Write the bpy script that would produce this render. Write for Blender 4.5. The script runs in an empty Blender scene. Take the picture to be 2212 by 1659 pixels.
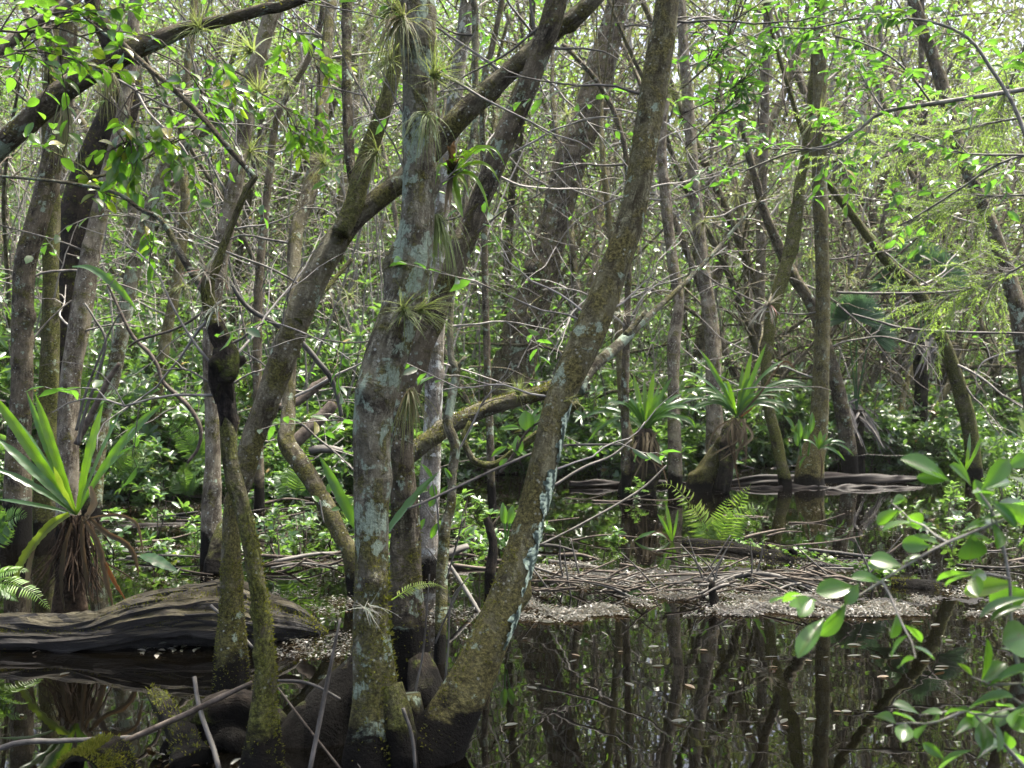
import bpy, math, random
import numpy as np
from mathutils import Vector
R = math.radians
S = bpy.context.scene
COL = S.collection
rng = np.random.default_rng(7)
random.seed(7)

# ------------------------------------------------------------ camera, world, sun, exposure
CH = 1.5                      # camera height over the water (m)
F = 2170.5                    # focal length in the units the photograph was measured in
cam = bpy.data.cameras.new('camera')
cam.sensor_width = 36.0
cam.lens = 36.0 * 2355 / 2400
cam.clip_end = 2000
cam.clip_start = 0.05
cam.dof.use_dof = True
cam.dof.focus_distance = 5.5
cam.dof.aperture_fstop = 4.5
co = bpy.data.objects.new('camera', cam)
COL.objects.link(co)
co.location = (0, 0, CH)
co.rotation_euler = (R(90), 0, 0)
S.camera = co

HAZE = 0.0003
SUN_EL, SUN_AZ = 72.0, 55.0   # azimuth measured clockwise from +Y (the view direction)
w = bpy.data.worlds.new('World')
S.world = w
w.use_nodes = True
nt = w.node_tree
sky = nt.nodes.new('ShaderNodeTexSky')
sky.sky_type = 'NISHITA'
sky.sun_disc = False
sky.sun_elevation = R(SUN_EL)
sky.sun_rotation = R(SUN_AZ)
sky.air_density = 0.7
sky.dust_density = 7.0
sky.ozone_density = 0.3
nt.links.new(sky.outputs[0], nt.nodes['Background'].inputs['Color'])
nt.nodes['Background'].inputs['Strength'].default_value = 0.15
sl = bpy.data.lights.new('sun', 'SUN')
sl.energy = 3.6
sl.angle = R(0.6)
sl.color = (1.0, 0.95, 0.85)
so = bpy.data.objects.new('sun', sl)
COL.objects.link(so)
sd = Vector((math.sin(R(SUN_AZ)) * math.cos(R(SUN_EL)), math.cos(R(SUN_AZ)) * math.cos(R(SUN_EL)), math.sin(R(SUN_EL))))
so.rotation_euler = sd.to_track_quat('Z', 'Y').to_euler()
so.location = (0, 0, 30)
S.view_settings.view_transform = 'Standard'
S.view_settings.look = 'None'
S.view_settings.exposure = 2.15
S.view_settings.gamma = 1.0
S.cycles.max_bounces = 8
S.cycles.diffuse_bounces = 3
S.cycles.glossy_bounces = 4
S.cycles.transmission_bounces = 4
S.cycles.transparent_max_bounces = 6
S.cycles.caustics_reflective = False
S.cycles.caustics_refractive = False
S.cycles.sample_clamp_indirect = 6.0
S.cycles.volume_bounces = 0

# ------------------------------------------------------------ helpers: placing
def P(x, y, Y):
    """a measured direction at the real distance Y"""
    return np.array([(x - 1106.0) / F * Y, Y, CH - (y - 829.5) / F * Y])
def wy(y):                     # distance of the water surface seen at height y
    return CH * F / (y - 829.5)
def px(wd, Y):
    return wd / F * Y
def unit(v):
    v = np.asarray(v, float)
    n = np.linalg.norm(v, axis=-1, keepdims=True)
    return v / np.maximum(n, 1e-9)

# ------------------------------------------------------------ helpers: meshes
class MB:
    def __init__(s):
        s.v = []; s.b = []; s.q = []; s.t = []; s.qt = []; s.tt = []; s.n = 0
    def add(s, v, quads=None, tris=None, tint=0.5, bk=None):
        v = np.asarray(v, float).reshape(-1, 3)
        s.v.append(v)
        s.b.append(v if bk is None else np.asarray(bk, float).reshape(-1, 3))
        for fs, dst, dt in ((quads, s.q, s.qt), (tris, s.t, s.tt)):
            if fs is not None and len(fs):
                fs = np.asarray(fs, np.int64)
                dst.append(fs + s.n)
                dt.append(np.broadcast_to(np.asarray(tint, float), (len(fs),)) if np.ndim(tint) == 0 else np.asarray(tint, float))
        s.n += len(v)
    def build(s, name, mat, parent=None, origin=None):
        org = np.zeros(3) if origin is None else np.asarray(origin, float)
        if parent is not None and origin is None:
            org = np.array(parent.location)
        v = np.concatenate(s.v) - org if s.v else np.zeros((0, 3))
        b = np.concatenate(s.b) if s.b else v
        q = np.concatenate(s.q) if s.q else np.zeros((0, 4), int)
        t = np.concatenate(s.t) if s.t else np.zeros((0, 3), int)
        me = bpy.data.meshes.new(name)
        me.vertices.add(len(v)); me.vertices.foreach_set('co', v.ravel().astype(np.float32))
        li = np.concatenate([q.ravel(), t.ravel()]).astype(np.int32)
        me.loops.add(len(li)); me.loops.foreach_set('vertex_index', li)
        tot = np.concatenate([np.full(len(q), 4), np.full(len(t), 3)]).astype(np.int32)
        st = np.concatenate([[0], np.cumsum(tot)[:-1]]).astype(np.int32) if len(tot) else np.zeros(0, np.int32)
        me.polygons.add(len(tot)); me.polygons.foreach_set('loop_start', st)
        try: me.polygons.foreach_set('loop_total', tot)
        except Exception: pass
        me.update(calc_edges=True)
        tn = np.concatenate((s.qt or [np.zeros(0)]) + (s.tt or [np.zeros(0)])).astype(np.float32)
        a = me.attributes.new('tint', 'FLOAT', 'FACE'); a.data.foreach_set('value', tn)
        a = me.attributes.new('bk', 'FLOAT_VECTOR', 'POINT'); a.data.foreach_set('vector', b.ravel().astype(np.float32))
        for m in (mat if isinstance(mat, (list, tuple)) else [mat]):
            me.materials.append(m)
        o = bpy.data.objects.new(name, me)
        COL.objects.link(o)
        if parent is not None:
            o.parent = parent
        else:
            o.location = org
        return o

def tag(o, label=None, cat=None, group=None, kind=None):
    if label: o['label'] = label
    if cat: o['category'] = cat
    if group: o['group'] = group
    if kind: o['kind'] = kind
    return o
def thing(name, label, cat, loc, group=None):
    o = bpy.data.objects.new(name, None)
    o.empty_display_size = 0.1
    COL.objects.link(o)
    o.location = [float(c) for c in loc]
    return tag(o, label, cat, group)
def dup(root, loc, rz=0.0, sc=1.0, label=None, group=None, tilt=(0, 0)):
    r = root.copy(); COL.objects.link(r)
    r.location = [float(c) for c in loc]; r.rotation_euler = (tilt[0], tilt[1], rz); r.scale = (sc, sc, sc)
    if label: r['label'] = label
    if group: r['group'] = group
    for ch in list(root.children):
        c = ch.copy(); COL.objects.link(c); c.parent = r
        for g in ch.children:
            d = g.copy(); COL.objects.link(d); d.parent = c
    return r

def spline(pts, step):
    """Catmull-Rom through rows of pts (any number of columns)"""
    p = np.asarray(pts, float)
    if len(p) == 2:
        n = max(2, int(np.linalg.norm(p[1, :3] - p[0, :3]) / step) + 1)
        u = np.linspace(0, 1, n)[:, None]
        return p[0] * (1 - u) + p[1] * u
    e = np.vstack([2 * p[0] - p[1], p, 2 * p[-1] - p[-2]])
    out = []
    for i in range(1, len(e) - 2):
        n = max(1, int(round(np.linalg.norm(e[i + 1, :3] - e[i, :3]) / step)))
        u = (np.arange(n) / n)[:, None]
        a, b, c, d = e[i - 1], e[i], e[i + 1], e[i + 2]
        out.append(0.5 * ((2 * b) + (c - a) * u + (2 * a - 5 * b + 4 * c - d) * u ** 2 + (3 * b - a - 3 * c + d) * u ** 3))
    out.append(p[-1:])
    return np.vstack(out)

def frames(p):
    t = unit(np.gradient(p, axis=0))
    a = np.zeros_like(t)
    ref = np.array([0.0, 1, 0]) if abs(t[0, 1]) < 0.9 else np.array([1.0, 0, 0])
    cur = unit(np.cross(t[0], ref))
    for i in range(len(t)):
        cur = cur - t[i] * np.dot(cur, t[i])
        cur = cur / max(np.linalg.norm(cur), 1e-9)
        a[i] = cur
    return t, a, np.cross(t, a)

def tube(mb, pts, rad, seg=10, step=0.06, amp=0.05, flute=0.0, flute_n=5, flute_h=0.5, tint=0.5, cap=True, rs=None, knot=0):
    """a swept limb: pts (n,3), rad (n,)"""
    g = rs or rng
    d = spline(np.column_stack([np.asarray(pts, float), np.asarray(rad, float)]), step)
    p, r = d[:, :3], np.maximum(d[:, 3], 0.0008)
    t, a, b = frames(p)
    th = np.arange(seg) / seg * 2 * np.pi
    s = np.concatenate([[0], np.cumsum(np.linalg.norm(np.diff(p, axis=0), axis=1))])
    k = np.ones((len(p), seg))
    R0 = float(np.mean(r))
    if amp > 0:
        for _ in range(5):
            m = int(g.integers(1, 5)); f = g.uniform(0.5, 5) / max(R0 * 4, 0.02); ph = g.uniform(0, 6.28)
            k += amp * g.uniform(0.3, 0.8) * np.sin(m * th[None, :] + f * s[:, None] * 0.5 + ph) * (1 if g.random() < .6 else np.cos(f * 0.37 * s[:, None] + ph))
    for _ in range(knot):
        sc, tc, wd, h = g.uniform(0.1, 0.95) * s[-1], g.uniform(0, 6.28), g.uniform(0.5, 1.1) * R0, g.uniform(.12, .4)
        dth = (th[None, :] - tc + np.pi) % (2 * np.pi) - np.pi
        k += h * np.exp(-((s[:, None] - sc) / wd) ** 2 - (dth / 0.6) ** 2)
    if flute > 0:
        ph = g.uniform(0, 6.28)
        k += flute * np.exp(-s / flute_h)[:, None] * (np.cos(flute_n * th + ph) + 0.4 * np.cos((flute_n - 2) * th + 2 * ph))[None, :]
    v = p[:, None, :] + (r[:, None] * k)[:, :, None] * (np.cos(th)[None, :, None] * a[:, None, :] + np.sin(th)[None, :, None] * b[:, None, :])
    bk = np.stack([np.broadcast_to(np.cos(th) * R0, k.shape), np.broadcast_to(np.sin(th) * R0, k.shape), np.broadcast_to(s[:, None], k.shape)], axis=-1)
    off = g.uniform(-20, 20, 3)
    n = len(p)
    i, j = np.meshgrid(np.arange(n - 1), np.arange(seg), indexing='ij')
    j2 = (j + 1) % seg
    q = np.stack([i * seg + j, i * seg + j2, (i + 1) * seg + j2, (i + 1) * seg + j], axis=-1).reshape(-1, 4)
    v = v.reshape(-1, 3); bk = bk.reshape(-1, 3) + off
    tr = None
    if cap:
        v = np.vstack([v, p[0], p[-1]]); bk = np.vstack([bk, bk[0], bk[-1]])
        jj = np.arange(seg); j3 = (jj + 1) % seg
        tr = np.vstack([np.stack([np.full(seg, n * seg), j3, jj], -1), np.stack([np.full(seg, n * seg + 1), (n - 1) * seg + jj, (n - 1) * seg + j3], -1)])
    mb.add(v, q, tr, tint, bk)
    return p, r, t, a, b

# leaf templates: x along the blade, y across (half width 1), z up
def leaf_tmpl(kind):
    if kind == 'low':
        return np.array([[0, 0, 0], [.48, 1, .10], [1, 0, -.06], [.48, -1, .10]]), np.array([[0, 1, 2, 3]]), None
    if kind == 'mid':
        v = np.array([[0, 0, 0], [.28, .85, .07], [.28, 0, 0], [.28, -.85, .07], [.66, .9, .05], [.66, 0, -.03], [.66, -.9, .05], [1, 0, -.12]])
        return v, np.array([[2, 1, 4, 5], [3, 2, 5, 6]]), np.array([[0, 1, 2], [0, 2, 3], [4, 7, 5], [5, 7, 6]])
    st = [(.0, .06, 0), (.1, .45, .0), (.22, .78, .01), (.38, .98, .01), (.55, 1, -.005), (.72, .8, -.03), (.86, .48, -.07), (.95, .2, -.105), (1.0, .03, -.13)]
    if kind == 'obovate':
        st = [(.0, .06, 0), (.1, .2, .0), (.25, .5, .01), (.42, .82, .01), (.6, 1, -.005), (.76, .97, -.03), (.89, .7, -.06), (.96, .36, -.085), (1.0, .05, -.1)]
    v = []
    for x, y, z in st:
        v += [[x, y, z + .09 * y], [x, y * .5, z + .035 * y], [x, 0, z], [x, -y * .5, z + .035 * y], [x, -y, z + .09 * y]]
    q = [[k * 5 + c, k * 5 + c + 1, (k + 1) * 5 + c + 1, (k + 1) * 5 + c] for k in range(len(st) - 1) for c in range(4)]
    return np.array(v), np.array(q), None
TM = {k: leaf_tmpl(k) for k in ('low', 'mid', 'high', 'obovate')}
def leaves(mb, kind, pos, d, up, L, W, tint):
    pos = np.asarray(pos, float); N = len(pos)
    if N == 0: return
    d = unit(d); side = unit(np.cross(up, d)); nn = np.cross(d, side)
    L = np.broadcast_to(np.asarray(L, float), (N,)); W = np.broadcast_to(np.asarray(W, float), (N,))
    tv, tq, tt = TM[kind]
    v = pos[:, None, :] + tv[None, :, 0:1] * (d * L[:, None])[:, None, :] + tv[None, :, 1:2] * (side * (W / 2)[:, None])[:, None, :] + tv[None, :, 2:3] * (nn * L[:, None])[:, None, :]
    m = len(tv)
    base = np.arange(N) * m
    q = (tq[None] + base[:, None, None]).reshape(-1, 4) if tq is not None else None
    t = (tt[None] + base[:, None, None]).reshape(-1, 3) if tt is not None else None
    bk = np.tile(tv, (N, 1))
    tint = np.broadcast_to(np.asarray(tint, float), (N,))
    n0 = mb.n
    mb.v.append(v.reshape(-1, 3)); mb.b.append(bk)
    if q is not None: mb.q.append(q + n0); mb.qt.append(np.repeat(tint, len(tq)))
    if t is not None: mb.t.append(t + n0); mb.tt.append(np.repeat(tint, len(tt)))
    mb.n += N * m
def rdir(n, g=None):
    return unit((g or rng).normal(size=(n, 3)))

def ribbon(mb, pts, wid, nrm=None, fold=0.15, wave=0.0, tint=0.5, step=0.02, wl=0.06, cols=5, twist=0.0):
    """a strap-shaped blade along pts; wid = full width at each point"""
    d = spline(np.column_stack([np.asarray(pts, float), np.asarray(wid, float)]), step)
    p, wd = d[:, :3], np.maximum(d[:, 3], 0.0005)
    t = unit(np.gradient(p, axis=0))
    ref = np.array([0, -0.35, 1.0]) if nrm is None else np.asarray(nrm, float)
    side = unit(np.cross(np.broadcast_to(ref, t.shape), t))
    nn = np.cross(t, side)
    s = np.concatenate([[0], np.cumsum(np.linalg.norm(np.diff(p, axis=0), axis=1))])
    if twist:
        an = twist * s / s[-1]
        side, nn = side * np.cos(an)[:, None] + nn * np.sin(an)[:, None], nn * np.cos(an)[:, None] - side * np.sin(an)[:, None]
    ph = rng.uniform(0, 6.28)
    u = np.linspace(-1, 1, cols)
    wv = wave * (np.sin(2 * np.pi * s / wl + ph) + .6 * np.sin(2 * np.pi * s / (wl * 1.63) + 2 * ph))
    v = p[:, None, :] + side[:, None, :] * (wd[:, None] / 2 * u[None, :])[:, :, None] + nn[:, None, :] * (wd[:, None] * (fold * u[None, :] ** 2 + wv[:, None] * np.sign(u)[None] * u[None, :] ** 2))[:, :, None]
    n = len(p)
    i, j = np.meshgrid(np.arange(n - 1), np.arange(cols - 1), indexing='ij')
    q = np.stack([i * cols + j, i * cols + j + 1, (i + 1) * cols + j + 1, (i + 1) * cols + j], -1).reshape(-1, 4)
    bk = np.stack([np.broadcast_to((s / s[-1])[:, None], (n, cols)), np.broadcast_to(u[None], (n, cols)), np.broadcast_to(s[:, None], (n, cols))], -1)
    mb.add(v.reshape(-1, 3), q, None, tint, bk.reshape(-1, 3))

# ------------------------------------------------------------ helpers: materials
def newmat(name):
    m = bpy.data.materials.new(name); m.use_nodes = True
    n = m.node_tree.nodes; n.clear()
    out = n.new('ShaderNodeOutputMaterial')
    return m, n, m.node_tree.links, out
def ramp(n, stops, interp='LINEAR'):
    r = n.new('ShaderNodeValToRGB'); cr = r.color_ramp; cr.interpolation = interp
    while len(cr.elements) < len(stops): cr.elements.new(0.5)
    for e, (p, c) in zip(cr.elements, stops):
        e.position = p; e.color = (c, c, c, 1) if not isinstance(c, tuple) else (*c, 1)
    return r
def noise(n, l, vec, scale, detail=4, rough=0.6, dist=0.0):
    x = n.new('ShaderNodeTexNoise'); x.inputs['Scale'].default_value = scale; x.inputs['Detail'].default_value = detail
    x.inputs['Roughness'].default_value = rough; x.inputs['Distortion'].default_value = dist
    if vec is not None: l.new(vec, x.inputs['Vector'])
    return x
def mixc(n, l, fac, a, b):
    m = n.new('ShaderNodeMix'); m.data_type = 'RGBA'
    for sock, val in ((m.inputs[0], fac), (m.inputs[6], a), (m.inputs[7], b)):
        if hasattr(val, 'links'): l.new(val, sock)
        elif isinstance(val, tuple): sock.default_value = (*val, 1)
        else: sock.default_value = val
    return m.outputs[2]
def math_(n, l, op, a, b=None, clamp=False):
    m = n.new('ShaderNodeMath'); m.operation = op; m.use_clamp = clamp
    for k, val in ((0, a), (1, b)):
        if val is None: continue
        if hasattr(val, 'links'): l.new(val, m.inputs[k])
        else: m.inputs[k].default_value = val
    return m.outputs[0]
def attr(n, name):
    a = n.new('ShaderNodeAttribute'); a.attribute_name = name; return a

def leaf_mat(name, stops, rough=0.33, trans=0.4, tcol=(0.30, 0.55, 0.04), vein=False, spots=False, tmul=1.0, spec=0.5, coat=0.0):
    m, n, l, out = newmat(name)
    a = attr(n, 'tint')
    r = ramp(n, stops); l.new(a.outputs['Fac'], r.inputs[0])
    col = r.outputs[0]
    geo = n.new('ShaderNodeNewGeometry')
    nz = noise(n, l, geo.outputs['Position'], 30, 3)
    col = mixc(n, l, math_(n, l, 'MULTIPLY', nz.outputs['Fac'], 0.5), col, (0.02, 0.035, 0.008))
    if vein:
        b = attr(n, 'bk'); sx = n.new('ShaderNodeSeparateXYZ'); l.new(b.outputs['Vector'], sx.inputs[0])
        ab = math_(n, l, 'ABSOLUTE', sx.outputs[1])
        vr = ramp(n, [(0.0, 1.0), (0.05, 1.0), (0.1, 0.0)]); l.new(ab, vr.inputs[0])
        col = mixc(n, l, math_(n, l, 'MULTIPLY', vr.outputs[0], 0.6), col, (0.035, 0.04, 0.01))
    if spots:
        n2 = noise(n, l, geo.outputs['Position'], 55, 2)
        sr = ramp(n, [(0.68, 0.0), (0.71, 1.0)]); l.new(n2.outputs['Fac'], sr.inputs[0])
        col = mixc(n, l, math_(n, l, 'MULTIPLY', sr.outputs[0], 0.7), col, (0.06, 0.03, 0.01))
    p = n.new('ShaderNodeBsdfPrincipled')
    l.new(col, p.inputs['Base Color']); p.inputs['Roughness'].default_value = rough
    p.inputs['Specular IOR Level'].default_value = spec
    p.inputs['Coat Weight'].default_value = coat; p.inputs['Coat Roughness'].default_value = 0.32; p.inputs['Coat IOR'].default_value = 1.6
    t = n.new('ShaderNodeBsdfTranslucent')
    tc = mixc(n, l, 0.55, col, tcol)
    l.new(tc, t.inputs['Color'])
    mx = n.new('ShaderNodeMixShader'); mx.inputs[0].default_value = trans
    l.new(p.outputs[0], mx.inputs[1]); l.new(t.outputs[0], mx.inputs[2]); l.new(mx.outputs[0], out.inputs['Surface'])
    return m

def bark_mat(name, dark=(0.045, 0.035, 0.024), light=(0.17, 0.15, 0.115), moss=0.35, lichen=0.5, specks=0.4, wet=0.16, mossc=(0.06, 0.058, 0.014), lich=(0.25, 0.315, 0.235), bump=1.0, scale=1.0, basemoss=0.0):
    m, n, l, out = newmat(name)
    b = attr(n, 'bk'); geo = n.new('ShaderNodeNewGeometry')
    mp = n.new('ShaderNodeMapping'); mp.inputs['Scale'].default_value = (scale, scale, scale * 0.28)
    l.new(b.outputs['Vector'], mp.inputs['Vector'])
    fis = noise(n, l, mp.outputs[0], 38, 6, 0.68, 0.6)       # fissures run along the limb
    fine = noise(n, l, b.outputs['Vector'], 95 * scale, 5, 0.7)
    big = noise(n, l, b.outputs['Vector'], 5.5 * scale, 5, 0.62)
    r1 = ramp(n, [(0.36, tuple(d * .5 for d in dark)), (0.46, dark), (0.56, tuple(0.5 * (d + e) for d, e in zip(dark, light))), (0.66, tuple(1.25 * e for e in light))])
    l.new(fis.outputs['Fac'], r1.inputs[0])
    fr_ = ramp(n, [(0.40, 0.85), (0.56, 0.0)]); l.new(fine.outputs['Fac'], fr_.inputs[0])
    col = mixc(n, l, fr_.outputs[0], r1.outputs[0], tuple(c * 0.4 for c in dark))
    pr = ramp(n, [(0.42, 0.0), (0.6, 1.0)]); l.new(big.outputs['Fac'], pr.inputs[0])
    col = mixc(n, l, math_(n, l, 'MULTIPLY', pr.outputs[0], 0.4), col, (light[0] * 1.3, light[1] * 1.25, light[2] * 1.15))
    # moss
    sx = n.new('ShaderNodeSeparateXYZ'); l.new(geo.outputs['Position'], sx.inputs[0])
    mn = noise(n, l, b.outputs['Vector'], 9 * scale, 6, 0.7, 0.4)
    mr = ramp(n, [(0.60 - 0.24 * moss, 0.0), (0.70 - 0.24 * moss, 1.0)])
    if basemoss > 0:
        hz = n.new('ShaderNodeMapRange'); hz.inputs[1].default_value = 1.1; hz.inputs[2].default_value = 0.15; hz.inputs[3].default_value = 0.0; hz.inputs[4].default_value = 0.22 * basemoss
        l.new(sx.outputs[2], hz.inputs[0])
        l.new(math_(n, l, 'ADD', mn.outputs['Fac'], hz.outputs[0]), mr.inputs[0])
    else:
        l.new(mn.outputs['Fac'], mr.inputs[0])
    mfine = noise(n, l, b.outputs['Vector'], 75, 5, 0.75)
    mcr = ramp(n, [(0.38, tuple(c * 0.25 for c in mossc)), (0.5, mossc), (0.62, tuple(c * 2.3 for c in mossc))]); l.new(mfine.outputs['Fac'], mcr.inputs[0]); mc = mcr.outputs[0]
    col = mixc(n, l, math_(n, l, 'MULTIPLY', mr.outputs[0], 0.8), col, mc)
    # lichen plates with torn edges
    lfac = None
    if lichen > 0:
        ln = noise(n, l, b.outputs['Vector'], 8.5 * scale, 9, 0.68, 0.25)
        lo = 0.68 - 0.21 * lichen
        lr = ramp(n, [(lo, 0.0), (lo + 0.025, 1.0)]); l.new(ln.outputs['Fac'], lr.inputs[0])
        lt = ramp(n, [(0.3, tuple(c * 0.7 for c in lich)), (0.7, tuple(min(1, c * 1.2) for c in lich))]); l.new(fine.outputs['Fac'], lt.inputs[0])
        crack = ramp(n, [(0.40, 0.1), (0.5, 1.0)]); l.new(fis.outputs['Fac'], crack.inputs[0])
        lfac = math_(n, l, 'MULTIPLY', lr.outputs[0], crack.outputs[0])
        col = mixc(n, l, math_(n, l, 'MULTIPLY', lfac, 0.9), col, lt.outputs[0])
    if specks > 0:
        vo = n.new('ShaderNodeTexVoronoi'); vo.inputs['Scale'].default_value = 34 * scale; l.new(b.outputs['Vector'], vo.inputs['Vector'])
        sn = noise(n, l, b.outputs['Vector'], 12 * scale, 3)
        sm = ramp(n, [(0.50, 0.0), (0.58, 1.0)]); l.new(sn.outputs['Fac'], sm.inputs[0])
        sr = ramp(n, [(0.16, 1.0), (0.22, 0.0)]); l.new(vo.outputs['Distance'], sr.inputs[0])
        col = mixc(n, l, math_(n, l, 'MULTIPLY', math_(n, l, 'MULTIPLY', sr.outputs[0], sm.outputs[0]), specks), col, (0.42, 0.45, 0.40))
    # tide mark
    if wet > 0:
        wn = math_(n, l, 'ADD', sx.outputs[2], math_(n, l, 'MULTIPLY', math_(n, l, 'SUBTRACT', mn.outputs['Fac'], 0.5), 0.5))
        wr = n.new('ShaderNodeMapRange'); wr.inputs[1].default_value = wet; wr.inputs[2].default_value = wet + 0.09
        l.new(wn, wr.inputs[0])
        col = mixc(n, l, wr.outputs[0], (0.004, 0.0035, 0.0025), col)
    p = n.new('ShaderNodeBsdfPrincipled'); l.new(col, p.inputs['Base Color']); p.inputs['Roughness'].default_value = 0.9
    p.inputs['Specular IOR Level'].default_value = 0.12
    bp = n.new('ShaderNodeBump'); bp.inputs['Strength'].default_value = bump; bp.inputs['Distance'].default_value = 0.02
    hsum = math_(n, l, 'ADD', fis.outputs['Fac'], math_(n, l, 'MULTIPLY', fine.outputs['Fac'], 0.5))
    hsum = math_(n, l, 'ADD', hsum, math_(n, l, 'MULTIPLY', math_(n, l, 'MULTIPLY', mr.outputs[0], mfine.outputs['Fac']), 0.6))
    l.new(hsum, bp.inputs['Height']); l.new(bp.outputs[0], p.inputs['Normal'])
    l.new(p.outputs[0], out.inputs['Surface'])
    return m

def plain_mat(name, c1, c2, scale=30, rough=0.8, bump=0.4, stretch=None):
    m, n, l, out = newmat(name)
    b = attr(n, 'bk')
    v = b.outputs['Vector']
    if stretch:
        mp = n.new('ShaderNodeMapping'); mp.inputs['Scale'].default_value = stretch; l.new(v, mp.inputs['Vector']); v = mp.outputs[0]
    nz = noise(n, l, v, scale, 6, 0.65, 0.3)
    a = attr(n, 'tint')
    r = ramp(n, [(0.35, c1), (0.68, c2)])
    l.new(math_(n, l, 'ADD', nz.outputs['Fac'], math_(n, l, 'MULTIPLY', math_(n, l, 'SUBTRACT', a.outputs['Fac'], 0.5), 0.35)), r.inputs[0])
    p = n.new('ShaderNodeBsdfPrincipled'); l.new(r.outputs[0], p.inputs['Base Color']); p.inputs['Roughness'].default_value = rough; p.inputs['Specular IOR Level'].default_value = .15
    bp = n.new('ShaderNodeBump'); bp.inputs['Strength'].default_value = bump; bp.inputs['Distance'].default_value = 0.01
    l.new(nz.outputs['Fac'], bp.inputs['Height']); l.new(bp.outputs[0], p.inputs['Normal'])
    l.new(p.outputs[0], out.inputs['Surface'])
    return m

M = {}
M['bark_lichen'] = bark_mat('bark_lichen', dark=(.06,.052,.036), light=(.25,.245,.185), moss=0.45, lichen=0.74, specks=0.5, basemoss=0.7, wet=0.13)
M['bark_dark'] = bark_mat('bark_dark', dark=(0.035, 0.029, 0.02), light=(0.17, 0.15, 0.11), moss=0.35, lichen=0.5, specks=0.6, wet=0.3)
M['bark_moss'] = bark_mat('bark_moss', dark=(0.04, 0.036, 0.02), light=(0.17, 0.16, 0.105), moss=0.85, lichen=0.25, specks=0.3, wet=0.13, mossc=(0.06, 0.066, 0.014))
M['bark_olive'] = bark_mat('bark_olive', dark=(0.06, 0.053, 0.03), light=(0.19, 0.187, 0.115), moss=0.62, lichen=0.40, specks=0.35, wet=0.16, mossc=(0.08, 0.072, 0.024), basemoss=0.6)
M['bark_grey'] = bark_mat('bark_grey', dark=(0.075, 0.06, 0.044), light=(0.235, 0.22, 0.172), moss=0.3, lichen=0.28, specks=0.7, wet=0.2, bump=0.5)
M['bark_brown'] = bark_mat('bark_brown', dark=(0.045, 0.037, 0.025), light=(0.175, 0.168, 0.12), moss=0.5, lichen=0.3, specks=0.6, wet=0.13, basemoss=0.7)
M['bark_pale'] = bark_mat('bark_pale', dark=(0.10, 0.09, 0.075), light=(0.30, 0.28, 0.24), moss=0.2, lichen=0.7, specks=0.3, wet=0.1, lich=(0.45, 0.47, 0.44))
M['bark_black'] = bark_mat('bark_black', dark=(0.008, 0.007, 0.006), light=(0.04, 0.033, 0.026), moss=0.3, lichen=0.0, specks=0.0, wet=0.1, mossc=(0.04, 0.05, 0.008))
M['twig'] = plain_mat('twig', (0.10, 0.092, 0.078), (0.28, 0.265, 0.235), 20, 0.75, 0.2)
M['twig_dark'] = plain_mat('twig_dark', (0.03, 0.024, 0.018), (0.12, 0.10, 0.08), 20, 0.75, 0.2)
M['stick'] = plain_mat('stick', (0.028, 0.026, 0.022), (0.15, 0.142, 0.125), 22, 0.65, 0.3, (1, 1, .3))
M['deadwood'] = plain_mat('deadwood', (0.003, 0.0025, 0.002), (0.02, 0.016, 0.012), 22, 0.55, 0.9, (1, 1, 0.12))
M['roots'] = plain_mat('roots', (0.008, 0.005, 0.003), (0.06, 0.04, 0.025), 40, 0.9, 0.8)
M['mosstuft'] = leaf_mat('mosstuft', [(0, (0.035, 0.045, 0.006)), (0.6, (0.10, 0.11, 0.015)), (1, (0.17, 0.16, 0.03))], 0.8, 0.3, (0.3, 0.32, 0.03), spec=0.1)
G1 = [(0, (0.014, 0.045, 0.012)), (0.55, (0.032, 0.098, 0.02)), (0.9, (0.062, 0.15, 0.024)), (0.965, (0.11, 0.165, 0.025)), (0.975, (0.30, 0.22, 0.03)), (1, (0.22, 0.10, 0.03))]
M['leaf_shrub'] = leaf_mat('leaf_shrub', [(p_, tuple(min(c_ * 1.15, .4) for c_ in t_)) for p_, t_ in G1], 0.38, 0.40, (0.27, 0.50, 0.06), spec=0.7, coat=0.45)
M['leaf_bay'] = leaf_mat('leaf_bay', G1, 0.28, 0.42, (0.24, 0.60, 0.04), vein=True, spec=0.6, coat=0.5)
M['leaf_canopy'] = leaf_mat('leaf_canopy', [(0, (0.025, 0.06, 0.012)), (0.6, (0.052, 0.12, 0.02)), (0.92, (0.12, 0.17, 0.03)), (1, (0.26, 0.15, 0.05))], 0.38, 0.5, (0.32, 0.60, 0.05))
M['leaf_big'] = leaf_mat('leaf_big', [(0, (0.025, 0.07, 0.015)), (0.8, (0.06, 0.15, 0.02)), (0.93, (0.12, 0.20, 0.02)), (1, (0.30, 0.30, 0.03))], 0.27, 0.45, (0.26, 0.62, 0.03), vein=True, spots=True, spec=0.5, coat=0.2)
M['leaf_spot'] = leaf_mat('leaf_spot', [(0, (0.03, 0.07, 0.015)), (0.7, (0.06, 0.13, 0.02)), (0.85, (0.14, 0.18, 0.02)), (1, (0.42, 0.32, 0.02))], 0.26, 0.45, (0.25, 0.60, 0.03), vein=True, spots=True, spec=0.6)
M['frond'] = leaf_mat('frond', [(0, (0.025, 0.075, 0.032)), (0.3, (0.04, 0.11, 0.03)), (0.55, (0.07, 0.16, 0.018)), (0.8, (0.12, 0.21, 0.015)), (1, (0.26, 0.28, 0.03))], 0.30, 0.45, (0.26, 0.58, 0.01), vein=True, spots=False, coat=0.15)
M['frond_spot'] = leaf_mat('frond_spot', [(0, (0.06, 0.13, 0.02)), (1, (0.16, 0.19, 0.03))], 0.35, 0.4, (0.28, 0.45, 0.02), vein=True, spots=True)
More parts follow.
